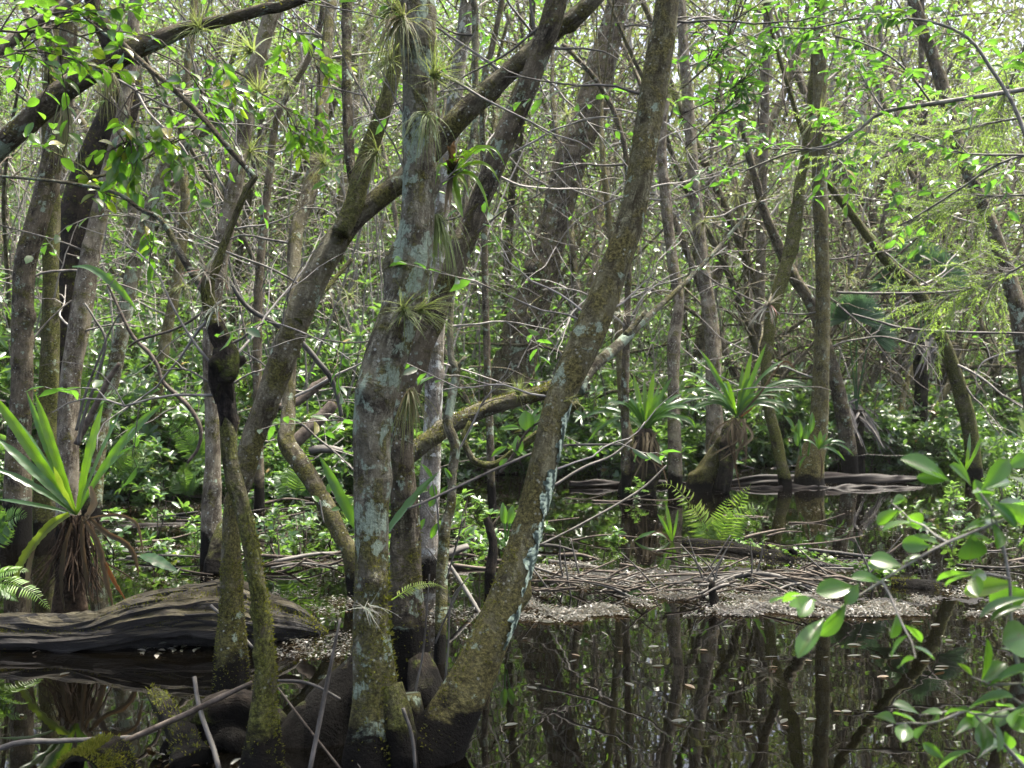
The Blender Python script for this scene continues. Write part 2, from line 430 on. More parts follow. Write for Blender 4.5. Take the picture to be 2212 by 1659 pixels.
M['frond_dead'] = leaf_mat('frond_dead', [(0, (0.03, 0.02, 0.013)), (0.5, (0.09, 0.065, 0.04)), (0.8, (0.22, 0.175, 0.11)), (1, (0.26, 0.085, 0.02))], 0.7, 0.18, (0.22, 0.13, 0.06), spec=0.2)
M['fern'] = leaf_mat('fern', [(0, (0.02, 0.06, 0.02)), (0.5, (0.05, 0.13, 0.025)), (0.8, (0.13, 0.25, 0.03)), (1, (0.32, 0.40, 0.06))], 0.35, 0.45, (0.35, 0.65, 0.06))
M['feather'] = leaf_mat('feather', [(0, (0.07, 0.14, 0.03)), (1, (0.20, 0.28, 0.05))], 0.5, 0.5, (0.45, 0.70, 0.10))
M['leaf_far'] = leaf_mat('leaf_far', [(0, (0.03, 0.055, 0.012)), (0.5, (0.07, 0.11, 0.022)), (0.62, (0.11, 0.12, 0.04)), (0.72, (0.12, 0.095, 0.06)), (1, (0.18, 0.14, 0.095))], 0.6, 0.35, (0.26, 0.36, 0.06), spec=.2)
M['palm'] = leaf_mat('palm', [(0, (0.05, 0.12, 0.065)), (1, (0.09, 0.18, 0.10))], 0.35, 0.4, (0.22, 0.45, 0.14))
M['airplant'] = leaf_mat('airplant', [(0, (0.13, 0.09, 0.05)), (0.3, (0.16, 0.16, 0.09)), (0.6, (0.12, 0.16, 0.07)), (1, (0.20, 0.26, 0.08))], 0.6, 0.35, (0.38, 0.48, 0.10), spec=0.2)
M['airplant_grey'] = leaf_mat('airplant_grey', [(0, (0.24, 0.19, 0.15)), (0.5, (0.30, 0.29, 0.25)), (0.85, (0.26, 0.32, 0.24)), (1, (0.45, 0.18, 0.16))], 0.6, 0.3, (0.45, 0.42, 0.30), spec=0.2)
M['litter'] = leaf_mat('litter', [(0, (0.02, 0.016, 0.012)), (0.5, (0.030, 0.029, 0.026)), (0.85, (0.060, 0.058, 0.053)), (0.96, (0.20, 0.195, 0.18)), (1, (0.13, 0.07, 0.03))], 0.35, 0.12, (0.4, 0.25, 0.1), spec=0.7)
M['mud'] = plain_mat('mud', (0.004, 0.0037, 0.003), (0.012, 0.0112, 0.0095), 60, 0.6, 1.0)

# ground of the far bank
m, n, l, out = newmat('ground')
geo = n.new('ShaderNodeNewGeometry')
nz = noise(n, l, geo.outputs['Position'], 3.0, 8, 0.7)
r = ramp(n, [(0.3, (0.012, 0.010, 0.006)), (0.5, (0.045, 0.035, 0.022)), (0.62, (0.05, 0.055, 0.015)), (0.8, (0.11, 0.085, 0.055))]); l.new(nz.outputs['Fac'], r.inputs[0])
p = n.new('ShaderNodeBsdfPrincipled'); l.new(r.outputs[0], p.inputs['Base Color']); p.inputs['Roughness'].default_value = 0.9
bp = n.new('ShaderNodeBump'); bp.inputs['Strength'].default_value = 0.8; bp.inputs['Distance'].default_value = 0.05
l.new(nz.outputs['Fac'], bp.inputs['Height']); l.new(bp.outputs[0], p.inputs['Normal']); l.new(p.outputs[0], out.inputs['Surface'])
M['ground'] = m
# black tannin water
m, n, l, out = newmat('water')
geo = n.new('ShaderNodeNewGeometry')
mp = n.new('ShaderNodeMapping'); mp.inputs['Scale'].default_value = (1, 1, 1); l.new(geo.outputs['Position'], mp.inputs['Vector'])
nz = noise(n, l, mp.outputs[0], 1.6, 3, 0.5)
p = n.new('ShaderNodeBsdfPrincipled'); p.inputs['Base Color'].default_value = (0.0011, 0.0009, 0.0005, 1); p.inputs['Roughness'].default_value = 0.012
p.inputs['IOR'].default_value = 1.6
bp = n.new('ShaderNodeBump'); bp.inputs['Strength'].default_value = 0.035; bp.inputs['Distance'].default_value = 0.05
l.new(nz.outputs['Fac'], bp.inputs['Height']); l.new(bp.outputs[0], p.inputs['Normal']); l.new(p.outputs[0], out.inputs['Surface'])
M['water'] = m

# ------------------------------------------------------------ the setting
def bank_y(X):
    return 15.6 + 0.10 * X + 1.6 * np.sin(X * 0.45 + 0.6) + 0.7 * np.sin(X * 1.3 + 2.0) + np.clip(X - 2.5, 0, 6) * 0.75 - np.clip(-X - 3.5, 0, 5) * 0.5
def ground_z(X, Y):
    X = np.asarray(X, float); Y = np.asarray(Y, float)
    t = Y - bank_y(X)
    z = np.where(t > 0, 0.42 * (1 - np.exp(-t / 4.5)), 0.16 * t)
    z = np.maximum(z, -0.7)
    z = z + 0.07 * np.sin(X * 1.9 + Y * 0.7) * np.sin(Y * 1.4 - X * 0.5) * np.clip(1 - np.abs(t) / 60, 0, 1)
    return z - 0.02
gx = np.concatenate([np.linspace(-400, -34, 14), np.linspace(-32, 32, 150), np.linspace(34, 400, 14)])
gy = np.concatenate([np.linspace(-200, 4, 10), np.linspace(6, 50, 120), np.linspace(54, 500, 18)])
GX, GY = np.meshgrid(gx, gy, indexing='ij')
mb = MB(); nx, ny = GX.shape
i, j = np.meshgrid(np.arange(nx - 1), np.arange(ny - 1), indexing='ij')
mb.add(np.stack([GX, GY, ground_z(GX, GY)], -1).reshape(-1, 3), np.stack([i * ny + j, (i + 1) * ny + j, (i + 1) * ny + j + 1, i * ny + j + 1], -1).reshape(-1, 4))
tag(mb.build('ground', M['ground']), 'dark muddy ground of the swamp bank', None, None, 'structure')
mb = MB(); mb.add([(-400, -200, 0), (400, -200, 0), (400, 120, 0), (-400, 120, 0)], [[0, 1, 2, 3]])
tag(mb.build('water', M['water']), 'still black water reflecting the trees', None, None, 'structure')

# ------------------------------------------------------------ vegetation builders
def leafy_spray(mb, path, n, L, W, kind='mid', spread=0.9, tint=(0, 1), up_bias=0.6, start=0.25, g=None, droop=0.25):
    """leaves set alternately along a twig"""
    g = g or rng
    p = np.asarray(path); m = len(p)
    t = unit(np.gradient(p, axis=0))
    k = np.clip((start + (1 - start) * np.linspace(0, 1, n)) * (m - 1), 0, m - 1.001)
    i0 = k.astype(int); fr = (k - i0)[:, None]
    pos = p[i0] * (1 - fr) + p[np.minimum(i0 + 1, m - 1)] * fr
    tt = t[i0]
    sd = unit(np.cross(tt, np.array([0, 0, 1.0]) + g.normal(0, .15, (n, 3)))) * np.where(np.arange(n) % 2 == 0, 1, -1)[:, None]
    d = unit(tt * g.uniform(0.3, 0.9, (n, 1)) + sd * spread + g.normal(0, .3, (n, 3)) + np.array([0, 0, -droop]))
    up = unit(np.array([0, 0, 1.0]) * up_bias + g.normal(0, .35, (n, 3)))
    leaves(mb, kind, pos, d, up, L * g.uniform(.65, 1.2, n), W * g.uniform(.75, 1.2, n), g.uniform(tint[0], tint[1], n))

def crown_leaves(mb, centers, rad, n_each, L, W, kind='low', g=None, tint=(0, 1), twig=None, flat=0.7):
    """clumps: each clump is a few sprays of leaves on short twigs"""
    g = g or rng
    for c, rr in zip(centers, np.broadcast_to(rad, (len(centers),))):
        ns = max(3, int(n_each / 9))
        for _ in range(ns):
            d = unit(g.normal(size=3) * np.array([1, 1, flat]))
            a = np.asarray(c) + d * rr * g.uniform(0, .35)
            b = np.asarray(c) + d * rr * g.uniform(.7, 1.15) + np.array([0, 0, -.1 * rr])
            pth = np.linspace(0, 1, 6)[:, None] * (b - a) + a
            pth[:, 2] += np.sin(np.linspace(0, 3.1, 6)) * 0.1 * rr
            if twig is not None:
                tube(twig, pth[::2], [0.006, 0.004, 0.002], 3, 0.15, 0, cap=False)
            leafy_spray(mb, pth, 9, L, W, kind, tint=tint, g=g)

def wander(p0, d, length, n, wob, g, grav=0.0):
    p = [np.asarray(p0, float)]; d = unit(np.asarray(d, float))
    for k in range(n):
        d = unit(d + g.normal(0, wob, 3) + np.array([0, 0, grav]))
        p.append(p[-1] + d * length / n)
    return np.array(p)

def filler_proto(seed, h, r, kind, nb, leaf_n, L, W, leafmat, barkm, wobble=0.10, lean=0.15, start=0.14):
    g = np.random.default_rng(seed)
    root = thing('swamp_tree', '', 'tree', (0, 0, 0))
    path = wander((0, 0, -0.3), (g.normal(0, lean), g.normal(0, lean), 1), h, 9, wobble, g, 0.05)
    rad = r * np.linspace(1.0, 0.3, 10); rad[0] *= 1.7; rad[1] *= 1.15
    tm = MB(); tube(tm, path, rad, 12, 0.16, 0.07, flute=0.12, rs=g, tint=g.random(), knot=4)
    bm_ = MB(); lm = MB(); d = spline(path, 0.25)
    for k in range(nb):
        u = start + (1 - start) * (k + g.random()) / nb
        i = min(int(u * (len(d) - 1)), len(d) - 1)
        an = g.uniform(0, 6.28)
        bl = g.uniform(.5, 1.0) * h * 0.30 * (1.25 - u * .6)
        br = max(r * (1 - u * .75) * g.uniform(.18, .42), .006)
        bp_ = wander(d[i], (math.cos(an), math.sin(an), g.uniform(.1, 1.3)), bl, 6, .22, g, 0.0)
        tube(bm_, bp_, br * np.linspace(1, .3, 7), 6, 0.2, 0.05, rs=g, tint=g.random(), cap=False)
        for s in range(4):
            j = int(g.integers(2, 7)); tl = bl * g.uniform(.25, .6)
            tp = wander(bp_[j], unit(bp_[min(j + 1, 6)] - bp_[j - 1]) + g.normal(0, .7, 3), tl, 5, .25, g, -.02)
            tube(bm_, tp, np.linspace(.007, .002, 6) * (1 + h / 9), 4, 0.2, 0, cap=False, tint=g.random())
            leafy_spray(lm, tp, max(3, int(leaf_n / (nb * 4))), L, W, kind, g=g, tint=(0, 1))
    tm.build('trunk', barkm, root); bm_.build('limbs', barkm, root); lm.build('crown', leafmat, root)
    return root

def shrub_proto(seed, h, n_stem, ros, L, W, kind, leafmat, name, spread=0.55):
    g = np.random.default_rng(seed)
    root = thing(name, '', 'shrub', (0, 0, 0))
    sm = MB(); lm = MB()
    for s in range(n_stem):
        an = g.uniform(0, 6.28); ln = g.uniform(.1, .8)
        st = wander((g.normal(0, .08), g.normal(0, .08), -.1), (math.cos(an) * ln * spread * 1.6, math.sin(an) * ln * spread * 1.6, 1), h * g.uniform(.6, 1.1), 7, .16, g, .03)
        tube(sm, st, np.linspace(.011, .003, 8), 4, 0.1, 0, cap=False, tint=g.random())
        for k in range(ros):
            j = int(g.integers(2, 8))
            tp = wander(st[j], g.normal(0, .7, 3) + np.array([0, 0, .45]), h * g.uniform(.12, .34), 4, .25, g, .02)
            tube(sm, tp, np.linspace(.005, .002, 5), 3, 0.1, 0, cap=False, tint=g.random())
            nl = int(g.integers(5, 9)); c = tp[-1]; ax = unit(tp[-1] - tp[-2] + np.array([0, 0, .03]))
            th = np.arange(nl) * 2.4 + g.uniform(0, 6)
            e1 = unit(np.cross(ax, [0.3, .9, .1])); e2 = np.cross(ax, e1)
            d = np.cos(th)[:, None] * e1 + np.sin(th)[:, None] * e2 + ax * g.uniform(.05, .8, (nl, 1))
            leaves(lm, kind, c - ax * g.uniform(0, .04, (nl, 1)), d, ax + g.normal(0, .15, (nl, 3)), L * g.uniform(.6, 1.15, nl), W * g.uniform(.7, 1.1, nl), np.clip(g.uniform(0, 1) * .6 + g.uniform(0, .42, nl), 0, 1))
            leafy_spray(lm, tp, 3, L, W, kind, g=g)
    sm.build('stems', M['twig_dark'], root); lm.build('foliage', leafmat, root)
    return root

def fern_frond(mb, path, plen, n=22, pw=0.30, tint=0.6, kind='mid', rach=0.0025, g=None, droop=.1, nrm=(0, 0, 1)):
    g = g or rng
    d = spline(path, max(np.linalg.norm(np.asarray(path[-1]) - np.asarray(path[0])) / (n * 1.2), 0.004))
    tube(mb, d[::2] if len(d) > 5 else d, np.linspace(rach, rach * .3, len(d[::2] if len(d) > 5 else d)), 4, .05, 0, cap=False, tint=tint)
    t = unit(np.gradient(d, axis=0))
    k = np.linspace(0.14, 0.99, n) * (len(d) - 1); i0 = k.astype(int)
    u = np.linspace(0.14, 1, n)
    ln = plen * np.minimum(1, np.sin(np.clip(u, 0, 1) ** 0.75 * np.pi) ** .55 + .05) * np.clip(1.25 - u * .85, .1, 1)
    up = unit(np.asarray(nrm, float) + np.zeros((n, 3)))
    sd = unit(np.cross(t[i0], up))
    for sgn in (1, -1):
        dd = unit(sd * sgn + t[i0] * .35 + np.array([0, 0, -droop]) + g.normal(0, .05, (n, 3)))
        leaves(mb, kind, d[i0], dd, np.cross(sd, t[i0]) * 1.0 + g.normal(0, .12, (n, 3)), ln * g.uniform(.9, 1.08, n), ln * pw, np.clip(tint + g.uniform(-.1, .1, n), 0, 1))

def fern_proto(seed, n, L, plen, tint, name='fern', mat=None, rise=1.0, num=20, kind='low'):
    g = np.random.default_rng(seed)
    root = thing(name, '', 'fern', (0, 0, 0))
    for k in range(n):
        an = k * 2.4 + g.uniform(-.4, .4); l = L * g.uniform(.65, 1.1); e = rise * g.uniform(.6, 1.25)
        hx, hy = math.cos(an), math.sin(an)
        pts = [(0, 0, 0), (hx * l * .18, hy * l * .18, l * .42 * e), (hx * l * .48, hy * l * .48, l * .62 * e), (hx * l * .82, hy * l * .82, l * .50 * e)]
        f = MB(); fern_frond(f, pts, plen, num, tint=tint, kind=kind, g=g, nrm=(0, 0, 1))
        f.build('frond', mat or M['fern'], root)
    return root

def tuft(mb, c, n, L, W, out=(0, -1, 0.2), spread=1.0, droop=0.6, tint=(0, 1), g=None, st=7, hang=0.0):
    """thin wiry leaves of an air plant"""
    g = g or rng
    for k in range(n):
        d = unit(np.asarray(out, float) + g.normal(0, spread, 3))
        l = L * g.uniform(.5, 1.1); p = [np.asarray(c, float) + g.normal(0, .008, 3)]
        dd = d.copy()
        for s in range(st - 1):
            dd = unit(dd + np.array([0, 0, -droop / st * g.uniform(.6, 1.6) - hang / st]) + g.normal(0, .05, 3))
            p.append(p[-1] + dd * l / (st - 1))
        ribbon(mb, p, W * np.array([1.0] + [1 - .9 * (s / (st - 1)) for s in range(1, st)]), nrm=(0.2, -.4, 1), fold=.3, tint=g.uniform(*tint), step=l / (st - 1) * .99, cols=3)

def moss_fringe(name, parent, d, n, L, zmax=9.0, side_bias=None, g=None, dens=None):
    """short tufts standing off a limb's surface"""
    g = g or rng
    p, r, t, a, b = d
    ok = np.where(p[:, 2] < zmax)[0]
    if len(ok) == 0: return
    n = int(n * 1.7); i = g.choice(ok, n)
    th = g.uniform(0, 6.28, n)
    nr = np.cos(th)[:, None] * a[i] + np.sin(th)[:, None] * b[i]
    if side_bias is not None:
        keep = (nr @ np.asarray(side_bias, float)) > g.uniform(-.4, .9, n)
        i, nr, th = i[keep], nr[keep], th[keep]
    m = len(i)
    pos = p[i] + nr * (r[i] * .97)[:, None] + t[i] * g.uniform(-.02, .02, (m, 1))
    mb = MB()
    leaves(mb, 'low', pos, nr + g.normal(0, .5, (m, 3)) + np.array([0, 0, .35]), g.normal(0, 1, (m, 3)), L * g.uniform(.35, 1.0, m), L * .28, g.uniform(0, 1, m))
    o = mb.build(name, M['mosstuft'], parent); o['kind'] = 'stuff'
    return o

def tpath(pts, Yb, Yt):
    """traced limb: rows (x, y, width[, Y]) from its base to its tip"""
    n = len(pts); out = []; rad = []
    ys = np.array([q[1] for q in pts], float)
    s = np.concatenate([[0], np.cumsum([math.hypot(pts[k + 1][0] - pts[k][0], pts[k + 1][1] - pts[k][1]) for k in range(n - 1)])])
    for k, q in enumerate(pts):
        Y = q[3] if len(q) > 3 else Yb + (Yt - Yb) * s[k] / max(s[-1], 1e-6)
        out.append(P(q[0], q[1], Y)); rad.append(px(q[2], Y) / 2)
    return np.array(out), np.array(rad)

def traced_tree(name, label, pts, Yb, Yt, mat, seg=28, step=0.03, amp=.05, flute=0.0, flute_n=5, ext=2.0, crown=None, group=None, twigs=7, branches=(), knot=6, cat='tree', moss=None, sink=0.35, seed=None, base_z=None):
    g = np.random.default_rng(seed if seed is not None else abs(int(pts[0][0] * 7 + pts[0][1] * 13)) + 1)
    p, r = tpath(pts, Yb, Yt)
    base = p[0].copy(); gz = max(0.0, float(ground_z(base[0], base[1]))) if base_z is None else base_z
    loc = (base[0], base[1], gz)
    root = thing(name, label, cat, loc, group)
    dn = unit(p[0] - p[1]); dn = unit(dn * .5 + np.array([0, 0, -1]))
    k = max(sink, base[2] - gz + sink)
    p = np.vstack([p[0] + dn * k, p]); r = np.concatenate([[r[0] * 1.12], r])
    if ext > 0:
        up = unit(unit(p[-1] - p[-2]) + np.array([0, 0.1, .25]))
        p = np.vstack([p, p[-1] + up * ext * .5, p[-1] + up * ext + np.array([g.normal(0, .15), g.normal(0, .15), 0])]); r = np.concatenate([r, [r[-1] * .85, r[-1] * .5]])
    tm = MB(); d = tube(tm, p, r, seg, step, amp, flute, flute_n, rs=g, knot=knot)
    tm.build('trunk', mat, root)
    for bpts, by0, by1, bm in branches:
        bp_, br = tpath(bpts, by0, by1)
        m_ = MB(); big_ = bpts[-1][2] > 40; tube(m_, bp_, br, seg if big_ else max(8, seg // 2), step * (1 if big_ else 1.4), amp * (2.0 if big_ else .8), rs=g, knot=10 if big_ else 2)
        m_.build('branch', bm or mat, root)
    if twigs:
        lb2 = MB(); pp_ = d[0]; okz = np.where((pp_[:, 2] > gz + 1.0) & (pp_[:, 2] < CH + .45 * pp_[:, 1]))[0]
        for q in range(twigs if len(okz) else 0):
            ii = int(g.choice(okz)); sgn = 1 if g.random() < .5 else -1; Lt = g.uniform(.04, .13) * (pp_[ii, 1] + 4)
            wb = MB(); w_ = wander(pp_[ii], (sgn * g.uniform(.5, 1), g.normal(0, .25), g.normal(.35, .5)), Lt, 8, .17, g, -.01)
            tube(wb, w_, np.linspace(1, .3, 9) * g.uniform(.0007, .0013) * (pp_[ii, 1] + 2), 5, .08, 0, cap=False, tint=g.random(), rs=g)
            for q2 in range(2):
                j_ = int(g.integers(3, 8)); w2 = wander(w_[j_], unit(w_[j_] - w_[j_ - 2]) + g.normal(0, .5, 3), Lt * .5, 5, .2, g, -.02)
                tube(wb, w2, np.linspace(1, .4, 6) * .0005 * (pp_[ii, 1] + 2), 4, .1, 0, cap=False, tint=g.random(), rs=g)
                if g.random() < .5: leafy_spray(lb2, w2, 6, .09, .036, 'mid', g=g)
            wb.build('twig', M['twig'], root)
        if lb2.n: lb2.build('leaves', M['leaf_bay'], root)
    if moss:
        for (n_, L_, z_, sb) in moss:
            moss_fringe('moss', root, d, n_, L_, z_, sb, g)
    if crown:
        n_cl, spread, n_leaf, L = crown
        lb = MB(); cb = MB(); top = p[-1]
        cs = []
        for q in range(n_cl):
            e = top + g.normal(0, 1, 3) * np.array([spread, spread, spread * .4]) + np.array([0, 0, spread * .25])
            zmin = CH + .40 * max(e[1], 1.0) + .9       # above what this view takes in
            e[2] = max(e[2], zmin)
            cs.append(e)
            tube(lb, [top, (top + e) / 2 + g.normal(0, .15, 3), e], [max(r[-1] * .6, .012), .012, .006], 6, .3, .05, rs=g, cap=False)
        crown_leaves(cb, cs, .6, n_leaf, L, L * .42, 'low', g)
        lb.build('limbs', mat, root); cb.build('crown', M['leaf_canopy'], root)
    return root, d

# ------------------------------------------------------------ the near trees
UPC = (16, 1.5, 90, 0.10)
A, dA = traced_tree('lichen_tree', 'thick upright trunk in the middle blotched with pale green lichen and hung with air plants',
    [(808, 1655, 128), (812, 1590, 112), (814, 1500, 95), (806, 1400, 82), (803, 1300, 74), (803, 1150, 70), (803, 1000, 76), (806, 900, 86), (832, 780, 92), (868, 660, 84), (893, 550, 80), (903, 400, 68), (905, 250, 70), (905, 100, 78), (896, 0, 82)],
    4.0, 4.3, M['bark_lichen'], 44, .018, .05, .16, 5, ext=3.0, crown=UPC, knot=12, moss=[(1500, .028, .75, (1, -.3, 0)), (500, .02, .9, (-.6, -.6, 0))], sink=.3,
    branches=[([(870, 1500, 70), (880, 1600, 90), (890, 1665, 95)], 4.25, 4.2, None), ([(785, 1430, 56), (745, 1500, 84), (715, 1580, 110), (690, 1690, 130)], 4.4, 4.2, M['bark_dark']), ([(720, 1520, 60), (660, 1575, 84), (620, 1640, 100), (600, 1700, 110)], 4.3, 4.15, M['bark_black']), ([(842, 1480, 50), (862, 1570, 60), (878, 1680, 70)], 4.0, 3.95, M['bark_moss'])])
C, dC = traced_tree('leaning_tree', 'dark trunk behind the middle one leaning right with round green lichen spots',
    [(886, 1480, 108), (880, 1400, 92), (876, 1300, 74), (876, 1150, 64), (870, 1040, 54), (868, 986, 52), (874, 900, 48), (884, 850, 46), (896, 800, 48), (908, 750, 50), (930, 700, 48), (970, 603, 46), (1004, 517, 48), (1030, 450, 47), (1057, 383, 48), (1090, 300, 48), (1134, 200, 46), (1167, 110, 46), (1204, 0, 44)],
    5.0, 5.2, M['bark_dark'], 36, .022, .05, .15, 5, ext=2.5, crown=UPC, knot=10, moss=[(500, .025, .8, (.5, -.5, 0))], branches=[([(905, 1420, 44), (928, 1500, 62), (946, 1570, 78)], 4.9, 4.7, M['bark_black']), ([(850, 1400, 40), (842, 1480, 52), (838, 1560, 60)], 5.0, 4.9, M['bark_moss'])])
B, dB = traced_tree('forked_tree', 'mossy trunk leaning right that forks behind the middle trunk into two limbs',
    [(499, 1490, 76), (499, 1406, 66), (500, 1306, 48), (499, 1206, 40), (502, 1106, 37), (525, 1030, 46), (545, 953, 50), (572, 880, 54), (600, 805, 58), (640, 695, 60), (672, 620, 58), (705, 555, 56), (750, 490, 50), (805, 440, 44), (865, 392, 44), (930, 330, 46), (985, 262, 50), (1050, 200, 46), (1120, 138, 42), (1200, 66, 40), (1285, -5, 38)],
    4.95, 5.6, M['bark_brown'], 34, .022, .05, .15, 5, ext=2.5, crown=UPC, knot=9, moss=[(1000, .02, .62, None), (300, .015, 1.2, (-.3, -.6, .5))],
    branches=[([(735, 505, 40), (765, 440, 40), (782, 367, 38), (824, 250, 34), (850, 160, 30), (872, 60, 26), (885, -60, 22)], 5.25, 5.5, M['bark_moss']),
              ([(770, 420, 24), (758, 360, 22), (753, 300, 22), (749, 167, 21), (750, 0, 22), (750, -100, 20)], 5.4, 5.8, M['bark_dark']),
              ([(640, 700, 30), (690, 640, 12), (760, 560, 9)], 5.2, 5.6, M['bark_moss'])])
Fo, dF = traced_tree('crooked_sapling', 'slim crooked mossy trunk with a black burl and a broken dead top',
    [(566, 1665, 90), (567, 1600, 72), (569, 1540, 57), (573, 1440, 44), (565, 1340, 38), (551, 1240, 35), (533, 1140, 35), (517, 1070, 35), (497, 990, 35), (494, 920, 37), (489, 853, 34), (484, 800, 44), (492, 775, 50), (482, 740, 36), (463, 690, 33), (450, 640, 30), (452, 600, 28), (468, 575, 20), (483, 530, 16), (512, 458, 14), (532, 412, 14), (553, 380, 13)],
    3.9, 4.2, M['bark_moss'], 32, .016, .07, .14, 4, ext=0, knot=14, moss=[(1500, .022, .95, (.9, -.1, .1)), (300, .016, .8, (-.7, -.4, .1))], sink=.3,
    branches=[([(552, 384, 11), (500, 327, 12), (443, 260, 12), (383, 200, 11), (317, 143, 11), (217, 50, 9), (143, -2, 8), (100, -60, 7)], 4.2, 4.3, M['bark_dark']),
              ([(455, 668, 22, 4.18), (444, 632, 20, 4.17), (424, 602, 18, 4.14), (392, 552, 15), (350, 477, 12), (300, 450, 9), (250, 417, 8), (133, 393, 7), (-5, 380, 6)], 4.1, 4.2, M['bark_lichen']),
              ([(300, 140, 5), (255, 95, 7), (180, 35, 6), (140, -20, 5)], 4.3, 4.3, M['bark_dark'])])
mb = MB()
g = np.random.default_rng(41)
pp = [P(486, 868, 4.08), P(484, 840, 4.06), P(478, 815, 4.05), P(486, 792, 4.04), P(492, 772, 4.05), P(482, 752, 4.08)]   # the burl: black overgrown lumps
tube(mb, pp, px(np.array([36, 40, 46, 46, 40, 34]), 4.05) / 2, 40, .004, .2, rs=g, knot=18)
tube(mb, [P(x, y, 4.07) for x, y in ((497, 985), (494, 920), (489, 860), (485, 810), (490, 770), (480, 735), (466, 700))], px(np.array([20, 35, 37, 40, 40, 38, 33]), 4.07) / 2, 30, .01, .1, rs=g, knot=8)
for q in (((500, 790), (520, 782), (531, 776)), ((480, 830), (462, 822), (455, 818))):
    pp = [P(a, b, 4.05) for a, b in q]; tube(mb, pp, np.array([1, .8, .45]) * px(17, 4.05), 10, .01, .2, rs=g)
mb.build('burl', M['bark_black'], Fo)
G, dG = traced_tree('slanting_tree', 'olive brown trunk slanting right with a long pale green lichen streak',
    [(925, 1650, 128), (950, 1606, 122), (1000, 1506, 100), (1047, 1406, 84), (1089, 1306, 76), (1122, 1206, 68), (1150, 1106, 62), (1170, 1020, 63), (1200, 886, 60), (1227, 820, 64), (1272, 720, 70), (1310, 620, 64), (1355, 500, 58), (1379, 400, 56), (1395, 300, 57), (1410, 200, 58), (1428, 100, 57), (1442, 0, 52)],
    4.05, 4.7, M['bark_olive'], 44, .018, .035, .10, 4, ext=3.0, crown=UPC, knot=10, moss=[(1300, .02, .8, (-.8, -.2, .4))], sink=.3,
    branches=[([(1245, 845, 36), (1262, 815, 27), (1290, 785, 25), (1320, 760, 24), (1354, 728, 22), (1404, 680, 14), (1470, 620, 11), (1535, 553, 9), (1622, 453, 7), (1675, 392, 5), (1708, 327, 3)], 4.45, 5.6, M['bark_lichen']),
              ([(1350, 728, 15), (1372, 700, 12), (1395, 672, 10)], 4.7, 4.75, M['bark_lichen'])])
# lichen plate down the right flank of the slanting trunk
mb = MB(); p_, r_, t_, a_, b_ = dG
g = np.random.default_rng(5)
sidev = np.array([.80, -.60, .05])
ok = np.where((p_[:, 2] > .42) & (p_[:, 2] < 1.48))[0]
i0, i1 = ok[0], ok[-1]
nn = 150; cols = 9
idx = np.linspace(i0, i1, nn).astype(int)
sx_ = np.linspace(0, 1, nn)
cen = .12 * np.sin(sx_ * 9) + .1
hw = (.30 + .16 * np.sin(sx_ * 23) + .12 * np.sin(sx_ * 57 + 1) + .1 * np.sin(sx_ * 121)) * np.clip(np.sin(sx_ * np.pi) * 2.2, 0, 1)
u = np.linspace(-1, 1, cols)
th0 = np.arctan2(b_[idx] @ sidev, a_[idx] @ sidev)
jit = g.normal(0, .06, (nn, cols))
TH = th0[:, None] + cen[:, None] + (hw[:, None] * u[None] * 1.35) + jit * (np.abs(u) > .7)
RR = r_[idx][:, None] * (1.045 + .012 * np.sin(TH * 9 + sx_[:, None] * 70)) + .002
V = p_[idx][:, None, :] + RR[..., None] * (np.cos(TH)[..., None] * a_[idx][:, None, :] + np.sin(TH)[..., None] * b_[idx][:, None, :])
i, j = np.meshgrid(np.arange(nn - 1), np.arange(cols - 1), indexing='ij')
mb.add(V.reshape(-1, 3), np.stack([i * cols + j, i * cols + j + 1, (i + 1) * cols + j + 1, (i + 1) * cols + j], -1).reshape(-1, 4))
M['lichen'] = plain_mat('lichen', (0.14, 0.19, 0.14), (0.30, 0.37, 0.30), 60, .9, 1.0)
mb.build('lichen', M['lichen'], G)
Wt, _ = traced_tree('thin_kinked_tree', 'thin kinked grey stem between the middle trunk and the slanting trunk',
    [(950, 1440, 26), (953, 1306, 25), (957, 1206, 24), (962, 1140, 24), (974, 1090, 20), (977, 1020, 20), (984, 960, 21), (966, 915, 22), (977, 853, 19), (986, 795, 19), (974, 770, 14), (974, 670, 12), (984, 586, 13), (1000, 480, 12), (1014, 340, 13), (1026, 267, 14), (1027, 167, 14), (1026, 33, 15), (1022, -20, 14)],
    5.4, 6.2, M['bark_lichen'], 14, .03, .06, ext=1, knot=8, branches=[([(985, 800, 14), (1000, 778, 9), (1008, 770, 6)], 5.75, 5.75, None)])
Vt, _ = traced_tree('overhanging_tree', 'heavy dark limb slanting across the top left corner',
    [(-360, 1280, 95), (-330, 950, 80), (-240, 620, 66), (-120, 420, 56), (0, 315, 50), (133, 200, 47), (250, 127, 46), (350, 83, 38), (400, 62, 32), (467, 47, 26), (567, 20, 25), (660, -8, 24)],
    5.2, 5.0, M['bark_dark'], 30, .03, .06, ext=2.0, crown=UPC, knot=10, moss=[(700, .03, 9, (0, -.3, .8))],
    branches=[([(-120, 215, 34), (0, 107, 26), (67, 57, 23), (140, 10, 18), (200, -50, 16)], 4.6, 4.8, M['bark_grey'])])

